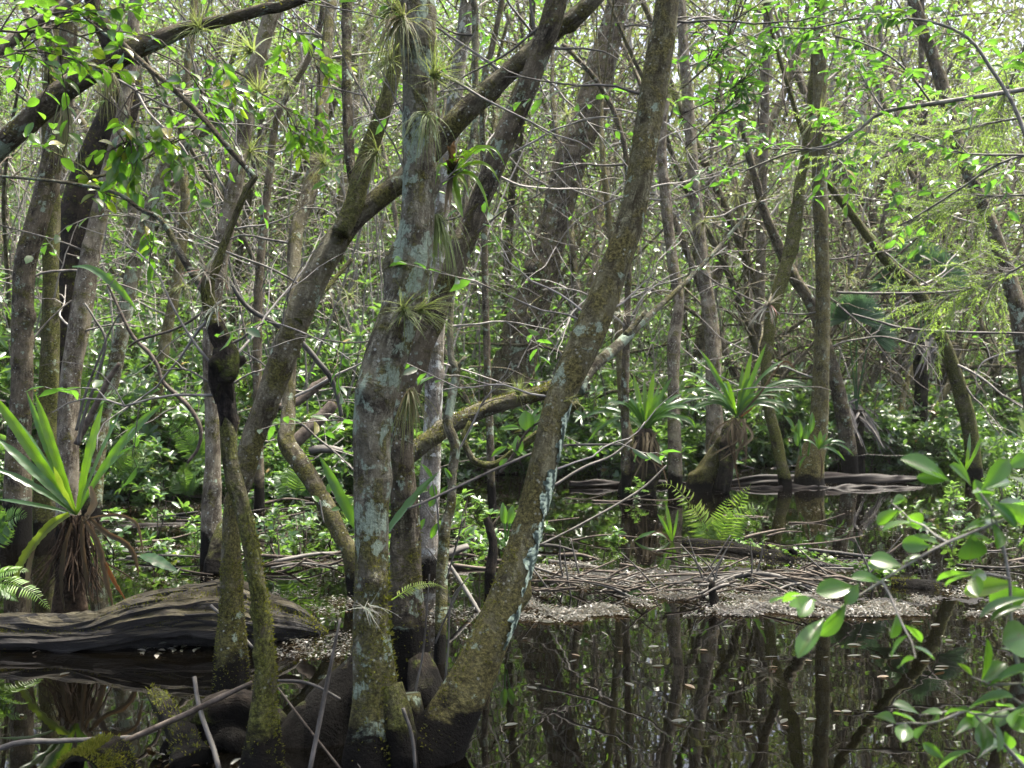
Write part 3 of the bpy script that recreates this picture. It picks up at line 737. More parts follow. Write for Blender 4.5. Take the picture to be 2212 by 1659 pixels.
# ------------------------------------------------------------ trees standing behind
def back_tree(label, pts, Yb, Yt, mat, seg=20, name='swamp_tree', **kw):
    kw.setdefault('ext', 2.5); kw.setdefault('crown', (4, 1.2, 40, .11)); kw.setdefault('step', .06); kw.setdefault('knot', 7)
    return traced_tree(name, label, pts, Yb, Yt, mat, seg, **kw)
back_tree('broad brown trunk leaning right behind the slanting trunk, the thickest in the thicket', [(1080, 990, 125), (1100, 860, 105), (1128, 710, 84), (1150, 653, 76), (1173, 586, 70), (1203, 467, 68), (1237, 333, 72), (1277, 233, 70), (1303, 133, 60), (1337, 0, 48)], 17.6, 18.2, M['bark_dark'], amp=.06)
back_tree('straight grey trunk with a swollen base standing in the water at right', [(1747, 1052, 68), (1751, 1000, 58), (1765, 940, 44), (1772, 853, 37), (1777, 686, 31), (1776, 553, 30), (1771, 400, 31), (1770, 300, 31), (1771, 167, 28), (1772, 0, 27)], 14.7, 15.2, M['bark_olive'], amp=.03, flute=.08, step=.05)
back_tree('slim dark trunk curving beside the swollen grey trunk', [(1696, 1052, 30), (1690, 1010, 27), (1680, 965, 24), (1662, 886, 22), (1655, 820, 22), (1661, 720, 25), (1678, 636, 28), (1695, 586, 29), (1715, 500, 28), (1728, 400, 24), (1742, 317, 20), (1762, 100, 16), (1770, 0, 14)], 14.5, 15.5, M['bark_moss'], amp=.07)
back_tree('rough trunk rising behind the nest fern on the leaning stump', [(1545, 1000, 40), (1542, 853, 35), (1540, 753, 34), (1530, 660, 31), (1520, 586, 28), (1505, 460, 26), (1492, 300, 24), (1478, 120, 22), (1470, 0, 20)], 15.5, 16.5, M['bark_grey'])
back_tree('speckled trunk close to the right side of the slanting trunk', [(1458, 1000, 30), (1455, 860, 26), (1456, 740, 26), (1466, 650, 24), (1452, 560, 23), (1438, 433, 23), (1430, 300, 20), (1445, 100, 18), (1450, 0, 16)], 14.0, 15.0, M['bark_grey'])
back_tree('dark trunk leaning left at the right edge', [(2262, 1040, 44), (2230, 860, 38), (2204, 703, 36), (2185, 620, 34), (2152, 517, 31), (2112, 417, 27), (2075, 330, 27), (2048, 233, 28), (2025, 150, 27), (2002, 83, 25), (1972, 0, 24)], 12.5, 13.5, M['bark_dark'])
back_tree('mossy trunk leaning left over the fan palms', [(2090, 900, 32), (2030, 720, 28), (1975, 620, 25), (1925, 572, 22), (1892, 533, 19), (1842, 467, 17), (1792, 400, 14), (1740, 300, 11), (1700, 180, 9)], 16.0, 15.5, M['bark_moss'], ext=1.5)
back_tree('short dark slanting trunk just left of the swollen grey trunk', [(1830, 950, 34), (1800, 800, 28), (1755, 663, 26), (1708, 586, 24), (1660, 480, 20), (1630, 380, 16), (1600, 250, 13)], 17.0, 17.0, M['bark_dark'], ext=1.5)
back_tree('straight thin grey trunk deep in the thicket at upper right', [(1640, 980, 24), (1640, 700, 22), (1645, 500, 21), (1652, 200, 20), (1655, 117, 20), (1660, 0, 18)], 19.0, 19.0, M['bark_grey'])
back_tree('pale trunk with white lichen between the middle trunk and the leaning trunk', [(925, 1150, 44), (935, 900, 40), (945, 600, 37), (958, 420, 36), (968, 333, 35), (974, 283, 35), (984, 200, 32), (997, 100, 29), (1010, 0, 29)], 8.0, 8.2, M['bark_pale'], 24, step=.04)
back_tree('dark leaning trunk at the far left edge', [(34, 1170, 66), (38, 1040, 56), (42, 920, 47), (47, 820, 44), (48, 686, 44), (56, 570, 45), (85, 467, 45), (118, 310, 44), (140, 180, 40), (150, 60, 36), (155, 0, 34)], 9.5, 9.5, M['bark_dark'], 24, step=.04)
back_tree('mossy straight trunk second from the left edge', [(98, 1165, 52), (102, 1000, 45), (105, 853, 41), (110, 720, 36), (109, 586, 34), (112, 450, 34), (108, 300, 33), (112, 140, 30), (118, 0, 28)], 9.8, 10.2, M['bark_moss'], 22, step=.04)
back_tree('pale ridged trunk bending right behind the big nest fern', [(150, 1160, 54), (147, 1050, 46), (147, 953, 43), (153, 820, 43), (168, 720, 45), (190, 586, 41), (208, 490, 38), (232, 390, 34), (262, 270, 30), (285, 120, 26), (292, 0, 24)], 9.2, 9.6, M['bark_grey'], 24, step=.04)
back_tree('stout reddish dark trunk with shaggy moss at upper left', [(128, 1150, 76), (134, 1000, 66), (140, 850, 60), (150, 660, 58), (162, 560, 66), (182, 445, 82), (214, 335, 66), (255, 245, 70), (267, 160, 64), (240, 90, 44), (212, 40, 34), (200, 0, 30)], 10.6, 11.0, M['bark_black'], 24, step=.04, amp=.1, moss=[(900, .06, 9, None)])
back_tree('grey blue trunk slanting right beyond the stout dark one', [(196, 1120, 44), (215, 930, 36), (248, 790, 32), (267, 703, 31), (283, 603, 31), (313, 500, 32), (340, 417, 34), (362, 350, 30), (410, 305, 26), (480, 240, 24), (540, 150, 22), (600, 20, 20)], 11.3, 12, M['bark_lichen'], 22, step=.04)
back_tree('slender mossy footed tree left of the crooked sapling', [(330, 1062, 40), (331, 1003, 35), (334, 920, 30), (346, 820, 23), (360, 720, 22), (377, 636, 22), (392, 540, 21), (400, 433, 20), (393, 330, 18), (400, 200, 17), (420, 0, 15)], 13.6, 14.5, M['bark_olive'], 20, step=.04, moss=[(500, .05, .6, None)])
back_tree('grey trunk hung with air plants rising right behind the crooked sapling', [(457, 1085, 40), (460, 1000, 34), (460, 900, 33), (455, 760, 33), (463, 640, 34), (480, 540, 35), (495, 467, 35), (512, 380, 34), (527, 300, 33), (550, 167, 33), (577, 60, 32), (592, 0, 31)], 8.4, 8.8, M['bark_grey'], 24, step=.03)
back_tree('bowed mossy trunk that bends low behind the middle trunk', [(758, 1205, 36), (735, 1155, 37), (683, 1053, 40), (650, 1003, 40), (618, 955, 37), (622, 915, 32), (624, 853, 27), (628, 780, 26), (632, 700, 26), (634, 600, 28), (640, 500, 30), (667, 417, 33), (690, 310, 29), (700, 167, 26), (716, 0, 22)], 7.2, 9.0, M['bark_brown'], 24, step=.03)
back_tree('dark thin trunk at the left of the fork, straight up', [(560, 1050, 22), (556, 800, 20), (560, 600, 18), (580, 400, 17), (600, 250, 14), (660, 140, 12), (690, 60, 12), (700, 0, 12)], 12, 12.5, M['bark_dark'], 14)
back_tree('slim straight stem in the gap right of the middle trunk', [(1062, 1060, 18), (1050, 700, 15), (1043, 300, 13), (1047, 167, 14), (1064, 100, 13), (1084, 0, 12)], 12, 12, M['bark_dark'], 14)
back_tree('thin black stem bowed out from the slanting trunk', [(1352, 1000, 20), (1350, 850, 17), (1354, 700, 16), (1358, 560, 13), (1356, 380, 12), (1340, 280, 11), (1300, 190, 11), (1250, 130, 10), (1216, 95, 9)], 13.4, 13.4, M['bark_dark'], 14, ext=0, crown=None)
back_tree('grey green trunk behind the stump with a nest fern', [(1392, 1070, 52), (1372, 1000, 30), (1348, 900, 20), (1342, 820, 18), (1335, 700, 17), (1325, 560, 15), (1310, 420, 14)], 14.2, 14.8, M['bark_olive'], 14, ext=1.5)

# fallen limb and stumps
def log_thing(name, label, cat, pts, Y0, Y1, mat, seg=20, step=.03, amp=.1, moss=None, group=None, knot=5):
    p, r = tpath(pts, Y0, Y1)
    o = thing(name, label, cat, (p[0][0], p[0][1], max(0, p[0][2])), group)
    mb = MB(); d = tube(mb, p, r, seg, step, amp, knot=knot)
    mb.build('trunk' if 'log' in name else 'wood', mat, o)
    if moss:
        moss_fringe('moss', o, d, *moss)
    return o, d
log_thing('fallen_limb', 'mossy fallen limb arching from behind the middle trunk to the slanting trunk', 'limb', [(842, 1030, 30), (870, 996, 36), (924, 953, 38), (964, 925, 36), (1004, 903, 35), (1070, 876, 33), (1154, 853, 30), (1185, 842, 28), (1260, 800, 24)], 6.6, 6.9, M['bark_brown'], moss=(1400, .025, 9, (0, -.2, 1)))
log_thing('curved_branch', 'curved bare branch lying low under the fallen limb', 'branch', [(1250, 870, 16), (1180, 925, 18), (1110, 975, 17), (1070, 1003, 16), (1030, 1000, 15), (1012, 975, 14), (1003, 945, 12), (1015, 910, 9)], 6.2, 6.4, M['bark_moss'], 12)
log_thing('snag', 'short black snag leaning out of the water at lower left', 'snag', [(420, 1660, 100), (400, 1606, 62), (375, 1560, 46), (345, 1515, 38), (330, 1494, 22)], 3.95, 4.35, M['bark_black'], 22, .02, .18, moss=(450, .022, 9, (0, -.2, 1)))
log_thing('snag', 'black root mass hunched against the crooked sapling', 'roots', [(370, 1700, 60), (430, 1600, 90), (490, 1560, 110), (540, 1580, 120), (600, 1640, 110)], 4.15, 4.25, M['bark_black'], 22, .03, .22)
log_thing('stump', 'black rotten stump under the upright nest fern', 'stump', [(1380, 1075, 70), (1386, 1030, 56), (1390, 980, 44), (1392, 940, 36), (1393, 925, 22)], 13.5, 13.5, M['bark_black'], 26, .03, .32, knot=14)
log_thing('stump', 'leaning stump carrying the arching nest fern', 'stump', [(1505, 1070, 52), (1520, 1040, 42), (1548, 985, 34), (1572, 940, 30), (1592, 905, 20)], 14.0, 14.0, M['bark_brown'], 24, .03, .25, knot=12)
log_thing('stump', 'black hollow side of a stump beside the leaning stump', 'stump', [(1556, 1062, 30), (1566, 1010, 28), (1580, 950, 24), (1592, 915, 14)], 13.8, 13.9, M['bark_black'], 22, .03, .34, knot=12)
log_thing('stump', 'dark shaggy stump under the big nest fern at left', 'stump', [(150, 1345, 76), (152, 1300, 62), (156, 1230, 52), (160, 1170, 46), (164, 1130, 34)], 6.45, 6.45, M['roots'], 26, .02, .2)
log_thing('cypress_knee', 'black pointed knee standing in the water behind the middle trunk', 'knee', [(1058, 1295, 26), (1060, 1240, 24), (1066, 1180, 19), (1058, 1140, 18), (1050, 1118, 14)], 7.2, 7.3, M['bark_black'], 14, .02, .12)
log_thing('cypress_knee', 'grey pointed knee beside the mossy sapling on the left', 'knee', [(470, 1240, 66), (475, 1190, 42), (482, 1140, 24), (486, 1120, 8)], 8.0, 8.1, M['bark_moss'], 14, .02, .1)
log_thing('cypress_knee', 'rounded mossy knee on the near side of the thicket', 'knee', [(1056, 960, 46), (1058, 900, 34), (1056, 850, 22), (1054, 835, 10)], 17.5, 17.5, M['bark_olive'], 14, .03, .1)

# big rotten log at left, split and mossy on top
def rotten_log(label, top, Y, zt=0.0):
    p = np.array([[P(x, yy, Y + dy)[0], Y + dy, 0.5 * (P(x, yy, Y)[2]) - .03] for x, yy, dy in top])
    r = np.array([0.5 * P(x, yy, Y)[2] + .02 for x, yy, dy in top])
    o = thing('rotten_log', label, 'log', (p[0][0], p[0][1], 0))
    g = np.random.default_rng(3)
    d = spline(np.column_stack([p, r]), .012)
    pp, rr = d[:, :3], d[:, 3]
    seg = 64; th = np.arange(seg) / seg * 2 * np.pi
    s = np.concatenate([[0], np.cumsum(np.linalg.norm(np.diff(pp, axis=0), axis=1))])
    k = np.ones((len(pp), seg))
    for _ in range(40):      # splintered grain that runs along the log
        m = int(g.integers(3, 31)); ph = g.uniform(0, 6.28); f = g.uniform(.3, 7.0)
        k += g.uniform(.008, .045) * np.sin(m * th[None] + ph + .25 * np.sin(f * s[:, None] + ph)) * (.5 + .5 * np.sin(f * 1.7 * s[:, None] + 2 * ph))
    for _ in range(46):
        tc, sc, wd = g.uniform(0, 6.28), g.uniform(0, s[-1]), g.uniform(.04, .4)
        dth = (th[None] - tc + np.pi) % (2 * np.pi) - np.pi
        k -= g.uniform(.06, .24) * np.exp(-((s[:, None] - sc) / wd) ** 4 - (dth / g.uniform(.05, .2)) ** 2)
    for _ in range(5): k += g.uniform(.01, .03) * np.sin(g.uniform(4, 30) * s[:, None] + g.uniform(0, 6.3)) * np.sin(int(g.integers(1, 9)) * th[None] + g.uniform(0, 6.3))
    k += .02 * g.normal(size=k.shape)
    t, a, b = frames(pp)
    v = pp[:, None] + (rr[:, None] * k)[..., None] * (np.cos(th)[None, :, None] * a[:, None] + np.sin(th)[None, :, None] * b[:, None])
    n = len(pp); i, j = np.meshgrid(np.arange(n - 1), np.arange(seg), indexing='ij'); j2 = (j + 1) % seg
    bk = np.stack([np.broadcast_to(np.cos(th) * .2, k.shape), np.broadcast_to(np.sin(th) * .2, k.shape), np.broadcast_to(s[:, None], k.shape)], -1)
    mb = MB(); mb.add(v.reshape(-1, 3), np.stack([i * seg + j, i * seg + j2, (i + 1) * seg + j2, (i + 1) * seg + j], -1).reshape(-1, 4), None, .5, bk.reshape(-1, 3))
    mb.build('trunk', M['rotten'], o)
    for q in range(96):      # slabs and splinters of split wood
        i0 = int(g.integers(0, len(pp) - 40)); ln = int(g.integers(30, 130)); i1 = min(i0 + ln, len(pp) - 1)
        an = g.uniform(-.3, np.pi + .3); idx_ = np.linspace(i0, i1, 7).astype(int)
        # angle measured so that 0 faces the viewer and pi/2 is straight up
        off = rr[idx_, None] * g.uniform(.82, 1.02) * (np.array([0, -1.0, 0]) * math.cos(an) + np.array([0, 0, 1.0]) * math.sin(an))
        q_ = pp[idx_] + off + g.normal(0, .008, (7, 3)); wd = g.uniform(.008, .036)
        sm = MB(); tube(sm, q_, wd * np.array([.3, .8, 1, 1, .9, .7, .2]), 5, .05, .25, rs=g, knot=3, tint=g.random())
        sp_ = sm.build('splinter', M['rotten'], o); sp_.data.shade_flat()
    return o, (pp, rr, t, a, b)
def rotten_mat():
    m, n, l, out = newmat('rotten'); b = attr(n, 'bk'); geo = n.new('ShaderNodeNewGeometry')
    mp = n.new('ShaderNodeMapping'); mp.inputs['Scale'].default_value = (1, 1, .1); l.new(b.outputs['Vector'], mp.inputs['Vector'])
    f = noise(n, l, mp.outputs[0], 40, 7, .7, .5)
    r = ramp(n, [(.38, (.003, .0025, .002)), (.52, (.011, .009, .007)), (.66, (.055, .045, .034))]); l.new(f.outputs['Fac'], r.inputs[0])
    sx = n.new('ShaderNodeSeparateXYZ'); l.new(geo.outputs['Normal'], sx.inputs[0])
    mn = noise(n, l, geo.outputs['Position'], 5, 6, .7)
    mf = math_(n, l, 'MULTIPLY', ramp_out(n, l, sx.outputs[2], [(.3, 0.0), (.65, 1.0)]), ramp_out(n, l, mn.outputs['Fac'], [(.32, 0.0), (.46, 1.0)]))
    fm = noise(n, l, geo.outputs['Position'], 120, 4, .7)
    mc = mixc(n, l, fm.outputs['Fac'], (.016, .013, .004), (.095, .078, .022))
    col = mixc(n, l, math_(n, l, 'MULTIPLY', mf, .85), r.outputs[0], mc)
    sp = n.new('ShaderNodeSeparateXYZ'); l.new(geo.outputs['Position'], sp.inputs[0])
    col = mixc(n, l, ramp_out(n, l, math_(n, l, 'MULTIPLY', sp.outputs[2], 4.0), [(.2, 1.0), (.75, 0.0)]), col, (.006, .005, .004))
    p = n.new('ShaderNodeBsdfPrincipled'); l.new(col, p.inputs['Base Color']); p.inputs['Roughness'].default_value = .7
    bp = n.new('ShaderNodeBump'); bp.inputs['Strength'].default_value = 1.0; bp.inputs['Distance'].default_value = .05
    l.new(f.outputs['Fac'], bp.inputs['Height']); l.new(bp.outputs[0], p.inputs['Normal']); l.new(p.outputs[0], out.inputs['Surface'])
    return m
def ramp_out(n, l, sock, stops):
    r = ramp(n, stops); l.new(sock, r.inputs[0]); return r.outputs[0]
M['rotten'] = rotten_mat()
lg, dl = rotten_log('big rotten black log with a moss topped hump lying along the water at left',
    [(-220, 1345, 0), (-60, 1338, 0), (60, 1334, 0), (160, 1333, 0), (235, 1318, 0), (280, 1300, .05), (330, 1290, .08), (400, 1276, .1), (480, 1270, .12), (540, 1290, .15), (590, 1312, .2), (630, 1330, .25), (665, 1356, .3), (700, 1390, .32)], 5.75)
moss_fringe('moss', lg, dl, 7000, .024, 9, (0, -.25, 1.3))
# hollow log end at the bottom edge
def hollow(label, c, Y, rad, ln):
    o = thing('hollow_log', label, 'log', (P(*c, Y)[0], Y, 0))
    c0 = np.array([P(*c, Y)[0], Y, rad * .15]); dirv = unit(np.array([-.25, .2, .04]) * 0 + np.array([-.22, -.95, -.05]))
    g = np.random.default_rng(9); mb = MB(); seg = 48; th = np.arange(seg) / seg * 2 * np.pi
    e1 = unit(np.cross(dirv, [0, 0, 1])); e2 = np.cross(e1, dirv)
    kk = 1 + .06 * np.sin(3 * th + 1) + .04 * np.sin(7 * th) + .03 * np.sin(13 * th + 2)
    rings = []
    prof = [(ln, 1.05), (ln * .6, 1.02), (ln * .25, 1.0), (.05, .98), (0, .92), (-.01, .84), (.03, .76), (ln * .3, .70), (ln * .8, .66)]
    for q, (sft, rr) in enumerate(prof):
        jt = 1 + g.normal(0, .012, seg)
        rings.append(c0 - dirv * sft + (rad * rr * kk * jt)[:, None] * (np.cos(th)[:, None] * e1 + np.sin(th)[:, None] * e2))
    v = np.concatenate(rings); n = len(prof)
    i, j = np.meshgrid(np.arange(n - 1), np.arange(seg), indexing='ij'); j2 = (j + 1) % seg
    mb.add(v, np.stack([i * seg + j, i * seg + j2, (i + 1) * seg + j2, (i + 1) * seg + j], -1).reshape(-1, 4))
    mb.build('trunk', M['bark_black'], o)
    ax = np.linspace(0, ln, 12)[:, None] * -dirv[None] + c0
    t = np.tile(dirv, (12, 1)); moss_fringe('moss', o, (ax, np.full(12, rad * 1.02), t, np.tile(e1, (12, 1)), np.tile(e2, (12, 1))), 3500, .022, 9, (0, -.2, 1))
hollow('mossy hollow log end with a dark hole at the bottom left edge', (176, 1672), 3.72, .115, .16)

# ------------------------------------------------------------ nest ferns
def nest_fern(label, base, Y, fronds, tints=None, dead=(), name='nest_fern', wave=.05, more=0, more_r=110):
    b = P(*base, Y)
    o = thing(name, label, 'fern', b)
    for q, f in enumerate(fronds):
        tip, wd, arch, tint = f[:4]; dY = f[4] if len(f) > 4 else 0.0
        e = P(*tip, Y + dY)
        mid = (b + e) / 2 + np.array([0, -.02, np.linalg.norm(e - b) * arch])
        q1 = b + (mid - b) * .5 + np.array([0, 0, np.linalg.norm(e - b) * arch * .3]); q2 = mid + (e - mid) * .55 + np.array([0, 0, np.linalg.norm(e - b) * arch * .25])
        W_ = px(wd, Y) * (.74 if Y < 8 else .7); mbf = MB(); wave = max(wave, .05)
        nr = np.array([rng.normal(0, .25), -1, .35]) if abs(e[0] - b[0]) < abs(e[2] - b[2]) * .8 else np.array([-.5 * np.sign(e[0] - b[0]), -.7, .6])
        ribbon(mbf, [b, q1, mid, q2, e], W_ * np.array([.22, .72, 1.0, .85, .06]), nr, .12, wave, tint, .015 * max(1, Y / 6), wl=W_ * 1.7)
        mbf.build('frond', M['frond_spot'] if tint > .85 else M['frond'], o)
    for q in range(more):
        an = rng.uniform(-.15, 3.3); rd = rng.uniform(.55, 1.0) * px(more_r, Y)
        e = b + np.array([math.cos(an) * rd, rng.normal(0, .25) * rd - .1, math.sin(an) * rd * .55 + .05]); Ln = np.linalg.norm(e - b)
        md = (b + e) / 2 + np.array([0, 0, .28 * Ln]); q2 = e * .75 + md * .25 + np.array([0, 0, .10 * Ln])
        mbf = MB(); ribbon(mbf, [b, (b + md) / 2 + np.array([0, 0, .06 * Ln]), md, q2, e], px(rng.uniform(7, 11), Y) * np.array([.3, .8, 1, .8, .05]), (rng.normal(0, .4), -.8, .7), .15, .04, rng.uniform(0, .45), .03)
        mbf.build('frond', M['frond'], o)
        if q % 2 == 0:
            x_ = base[0] + rng.normal(0, 14); hp = [P(x_, base[1] + 4, Y - .1), P(x_ + rng.normal(0, 14), base[1] + 45, Y - .2), P(x_ + rng.normal(0, 24), base[1] + rng.uniform(70, 125), Y - .2)]
            hp[2][2] = max(hp[2][2], .02); mbf = MB(); ribbon(mbf, hp, px(6, Y) * np.array([.6, 1, .2]), (.3, -1, .2), .3, .1, rng.uniform(.1, .8), .05, twist=.9); mbf.build('dead_frond', M['frond_dead'], o)
    for pts, wd, tint in dead:
        pp = np.array([P(x, y, Y - .12) for x, y in pts]); n = len(pp)
        mbf = MB(); ribbon(mbf, pp, (.58 if tint <= 1 else 1.0) * px(wd, Y) * np.concatenate([[.5], np.ones(n - 2), [.3]]), (0.3, -1, .2), .35, .12, tint, .02, wl=.05, twist=.8)
        m_ = mbf.build('dead_frond', M['frond_dead'] if tint <= 1 else M['frond_spot'], o)
    return o
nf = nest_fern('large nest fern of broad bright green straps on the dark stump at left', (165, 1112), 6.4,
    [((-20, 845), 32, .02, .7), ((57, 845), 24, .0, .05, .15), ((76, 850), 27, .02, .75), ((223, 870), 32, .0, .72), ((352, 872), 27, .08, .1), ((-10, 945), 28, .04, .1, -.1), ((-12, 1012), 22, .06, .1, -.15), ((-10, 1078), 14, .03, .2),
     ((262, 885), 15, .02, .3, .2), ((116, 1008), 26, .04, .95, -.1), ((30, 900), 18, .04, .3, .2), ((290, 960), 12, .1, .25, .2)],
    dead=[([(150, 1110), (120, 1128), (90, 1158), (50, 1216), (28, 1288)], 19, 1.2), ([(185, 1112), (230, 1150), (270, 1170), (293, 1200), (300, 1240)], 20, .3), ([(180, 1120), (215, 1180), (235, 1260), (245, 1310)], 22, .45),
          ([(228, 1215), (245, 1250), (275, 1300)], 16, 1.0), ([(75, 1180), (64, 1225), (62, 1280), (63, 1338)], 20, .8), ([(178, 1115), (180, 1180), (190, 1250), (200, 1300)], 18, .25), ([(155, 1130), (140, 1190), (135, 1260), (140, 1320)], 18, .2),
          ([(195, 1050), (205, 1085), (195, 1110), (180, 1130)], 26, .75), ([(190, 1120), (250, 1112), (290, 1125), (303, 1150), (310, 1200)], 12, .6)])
mb = MB(); g = np.random.default_rng(8)
for k in range(150):      # matted hanging roots
    a0 = P(163, 1128, 6.4) + g.normal(0, .045, 3) * np.array([1, .7, .5]); q = wander(a0, (g.normal(0, .22), g.normal(0, .2) - .1, -1), g.uniform(.2, .58), 6, .16, g, -.05)
    tube(mb, q, np.linspace(.006, .0015, 7) * g.uniform(.6, 2.2), 4, .05, 0, cap=False, tint=g.random())
mb.build('roots', M['roots'], nf)
mb = MB()
e0, e1 = P(303, 1200, 6.2), P(384, 1234, 6.1)
ribbon(mb, [e0, e0 * .7 + e1 * .3 + [0, 0, .01], e0 * .3 + e1 * .7, e1], np.array([.3, 1, .8, .05]) * px(28, 6.2), (0, -.6, 1), .1, .05, .12, .015)
mb.build('frond', M['frond'], nf)
nest_fern('upright nest fern on the black rotten stump', (1393, 930), 13.5, [((1368, 808), 17, 0, .75), ((1413, 802), 17, 0, .8), ((1392, 815), 13, 0, .6, .2), ((1475, 850), 15, .12, .2), ((1485, 878), 14, .16, .15), ((1452, 815), 14, .06, .3), ((1500, 862), 12, .15, .2, .3), ((1425, 830), 12, .03, .5, .2),
    ((1290, 880), 14, .14, .1), ((1255, 905), 12, .2, .1), ((1350, 850), 13, .05, .4), ((1330, 900), 12, .15, .2), ((1265, 960), 11, .3, .1), ((1440, 900), 12, .1, .4)], dead=[([(1395, 935), (1398, 980), (1396, 1030)], 9, .8), ([(1380, 940), (1370, 1000), (1362, 1060)], 9, .5), ([(1400, 935), (1425, 990), (1442, 1045)], 8, .7)], wave=.03, more=16, more_r=125)
nest_fern('arching nest fern with long drooping straps on the leaning stump', (1592, 900), 13.8, [((1512, 755), 16, .04, .55), ((1624, 760), 17, 0, .8), ((1655, 742), 15, .02, .25), ((1540, 800), 14, .03, .7), ((1740, 828), 11, .2, .15), ((1760, 845), 10, .22, .1), ((1700, 778), 11, .16, .3), ((1475, 800), 12, .12, .15), ((1455, 880), 12, .22, .1), ((1690, 868), 12, .14, .15), ((1605, 790), 13, 0, .6, .2), ((1570, 820), 12, .02, .5, -.2), ((1635, 830), 12, .05, .75), ((1480, 850), 10, .2, .2, .3), ((1720, 800), 9, .25, .2, .3)],
    dead=[([(1595, 900), (1640, 850), (1690, 782), (1720, 800)], 9, .5), ([(1600, 900), (1615, 888), (1635, 872)], 9, 1.0), ([(1590, 905), (1585, 980), (1600, 1060)], 10, .5), ([(1580, 905), (1545, 930), (1525, 980)], 8, .6)], wave=.03, more=18, more_r=135)
nest_fern('small nest fern clinging to the swollen grey trunk', (1768, 970), 14.2, [((1772, 930), 13, 0, .75), ((1758, 938), 9, 0, .4), ((1785, 935), 9, .04, .4), ((1828, 958), 8, .2, .15), ((1825, 995), 10, .2, .1), ((1735, 950), 8, .15, .2), ((1800, 945), 8, .08, .3), ((1845, 985), 8, .25, .15)], dead=[([(1770, 975), (1775, 1005), (1772, 1040)], 8, .3)], wave=.02)
nest_fern('strap fern sprig beside the bright sword fern', (1452, 1172), 9.6, [((1438, 1085), 12, 0, .75), ((1420, 1110), 10, .06, .5), ((1370, 1168), 12, .22, .2), ((1465, 1100), 8, 0, .4), ((1400, 1150), 9, .15, .3)], dead=[([(1450, 1172), (1425, 1150), (1395, 1160)], 9, .4)], wave=.02)
nest_fern('strap fern at the foot of the right bank', (2085, 1020), 13.0, [((2045, 965), 11, .03, .5), ((2090, 965), 12, 0, .7), ((2122, 940), 13, .02, .3), ((2095, 935), 12, 0, .15, .2), ((2060, 985), 9, .05, .3)], wave=.02)
sf = nest_fern('two long pale straps springing from behind the middle trunk', (800, 1200), 4.9, [((690, 985), 30, .03, .15, .0), ((948, 1019), 30, .04, .1, .1)], wave=.02)
nest_fern('single long strap frond drooping from the pale ridged trunk', (156, 576), 9.0, [((297, 672), 24, .16, .12)], wave=.02)

# ------------------------------------------------------------ sword ferns
def sword_fern(label, base, Y, fr, tint, plen, name='sword_fern', kind='mid', n=26):
    b = P(*base, Y); o = thing(name, label, 'fern', b)
    for tip, arch, nr, tn in fr:
        e = P(*tip, Y + rng.uniform(-.15, .15)); L_ = np.linalg.norm(e - b)
        mb = MB(); fern_frond(mb, [b, b * .6 + e * .4 + np.array([0, 0, L_ * arch]), b * .25 + e * .75 + np.array([0, 0, L_ * arch * .9]), e], plen, n, .15, tn, kind, rach=.003, droop=.05, nrm=nr)
        mb.build('frond', M['fern'], o)
    return o
sword_fern('bright yellow green sword fern on the debris island', (1545, 1195), 9.7, [((1418, 1050), .22, (0, -.9, .6), .95), ((1480, 1095), .2, (0, -.9, .6), .9), ((1622, 1045), .05, (0, -1, .2), .92), ((1638, 1100), .2, (0, -.9, .5), .85), ((1575, 1070), .03, (0, -1, .2), .9), ((1500, 1130), .12, (0, -.9, .4), .8), ((1600, 1120), .15, (0, -1, .3), .97), ((1660, 1110), .25, (0, -.8, .6), .6)], .9, .17, n=18)
sword_fern('little fern frond at the left edge above the log', (-40, 1262), 6.0, [((66, 1236), .12, (0, -.4, 1), .7), ((40, 1300), .1, (0, -.4, 1), .5), ((112, 1320), .14, (0, -.5, 1), .75)], .7, .09, n=26)
sword_fern('tall fern leaf arching by the left edge beside the big nest fern', (-20, 1180), 6.6, [((5, 1090), .1, (.4, -1, .2), .7), ((60, 1120), .2, (0, -.8, .5), .3)], .6, .13)
sword_fern('fresh light green fern sprig bending off the middle trunk', (846, 1296), 4.0, [((965, 1273), .16, (0, -.55, 1), .93)], .9, .035, n=26)
for lab, b, Y, fr in [
    ('silvery fern low on the bank beside the mossy footed tree', (400, 1070), 11.5, [((440, 1010), .1, (0, -.6, 1), .15), ((370, 1020), .15, (0, -.6, 1), .2), ((450, 1040), .15, (0, -.6, 1), .1), ((395, 1000), .05, (0, -.8, .5), .2)]),
    ('yellow green fern at the left bank behind the big nest fern', (250, 1040), 11, [((328, 965), .15, (0, -.8, .6), .8), ((330, 1000), .2, (0, -.6, 1), .6), ((290, 960), .1, (0, -.8, .5), .7)]),
    ('grey green fern spreading behind the ridged trunk', (190, 900), 10.5, [((300, 850), .2, (0, -.5, 1), .1), ((250, 865), .15, (0, -.5, 1), .15), ((180, 790), .05, (0, -1, .2), .6), ((195, 760), .02, (0, -1, .2), .65)]),
    ('pale fern over the leaf litter left of the middle trunk', (640, 1075), 10, [((585, 1030), .15, (0, -.5, 1), .1), ((690, 1040), .2, (0, -.5, 1), .1), ((668, 935), .05, (0, -1, .2), .75), ((610, 1010), .1, (0, -.7, 1), .15)]),
    ('fern hanging under the fallen limb', (430, 1000), 11, [((355, 905), .1, (0, -.8, .5), .6), ((410, 900), .05, (0, -1, .3), .6), ((445, 930), .05, (0, -1, .3), .65)])]:
    sword_fern(lab, b, Y, fr, .5, .16, name='wood_fern', n=22)

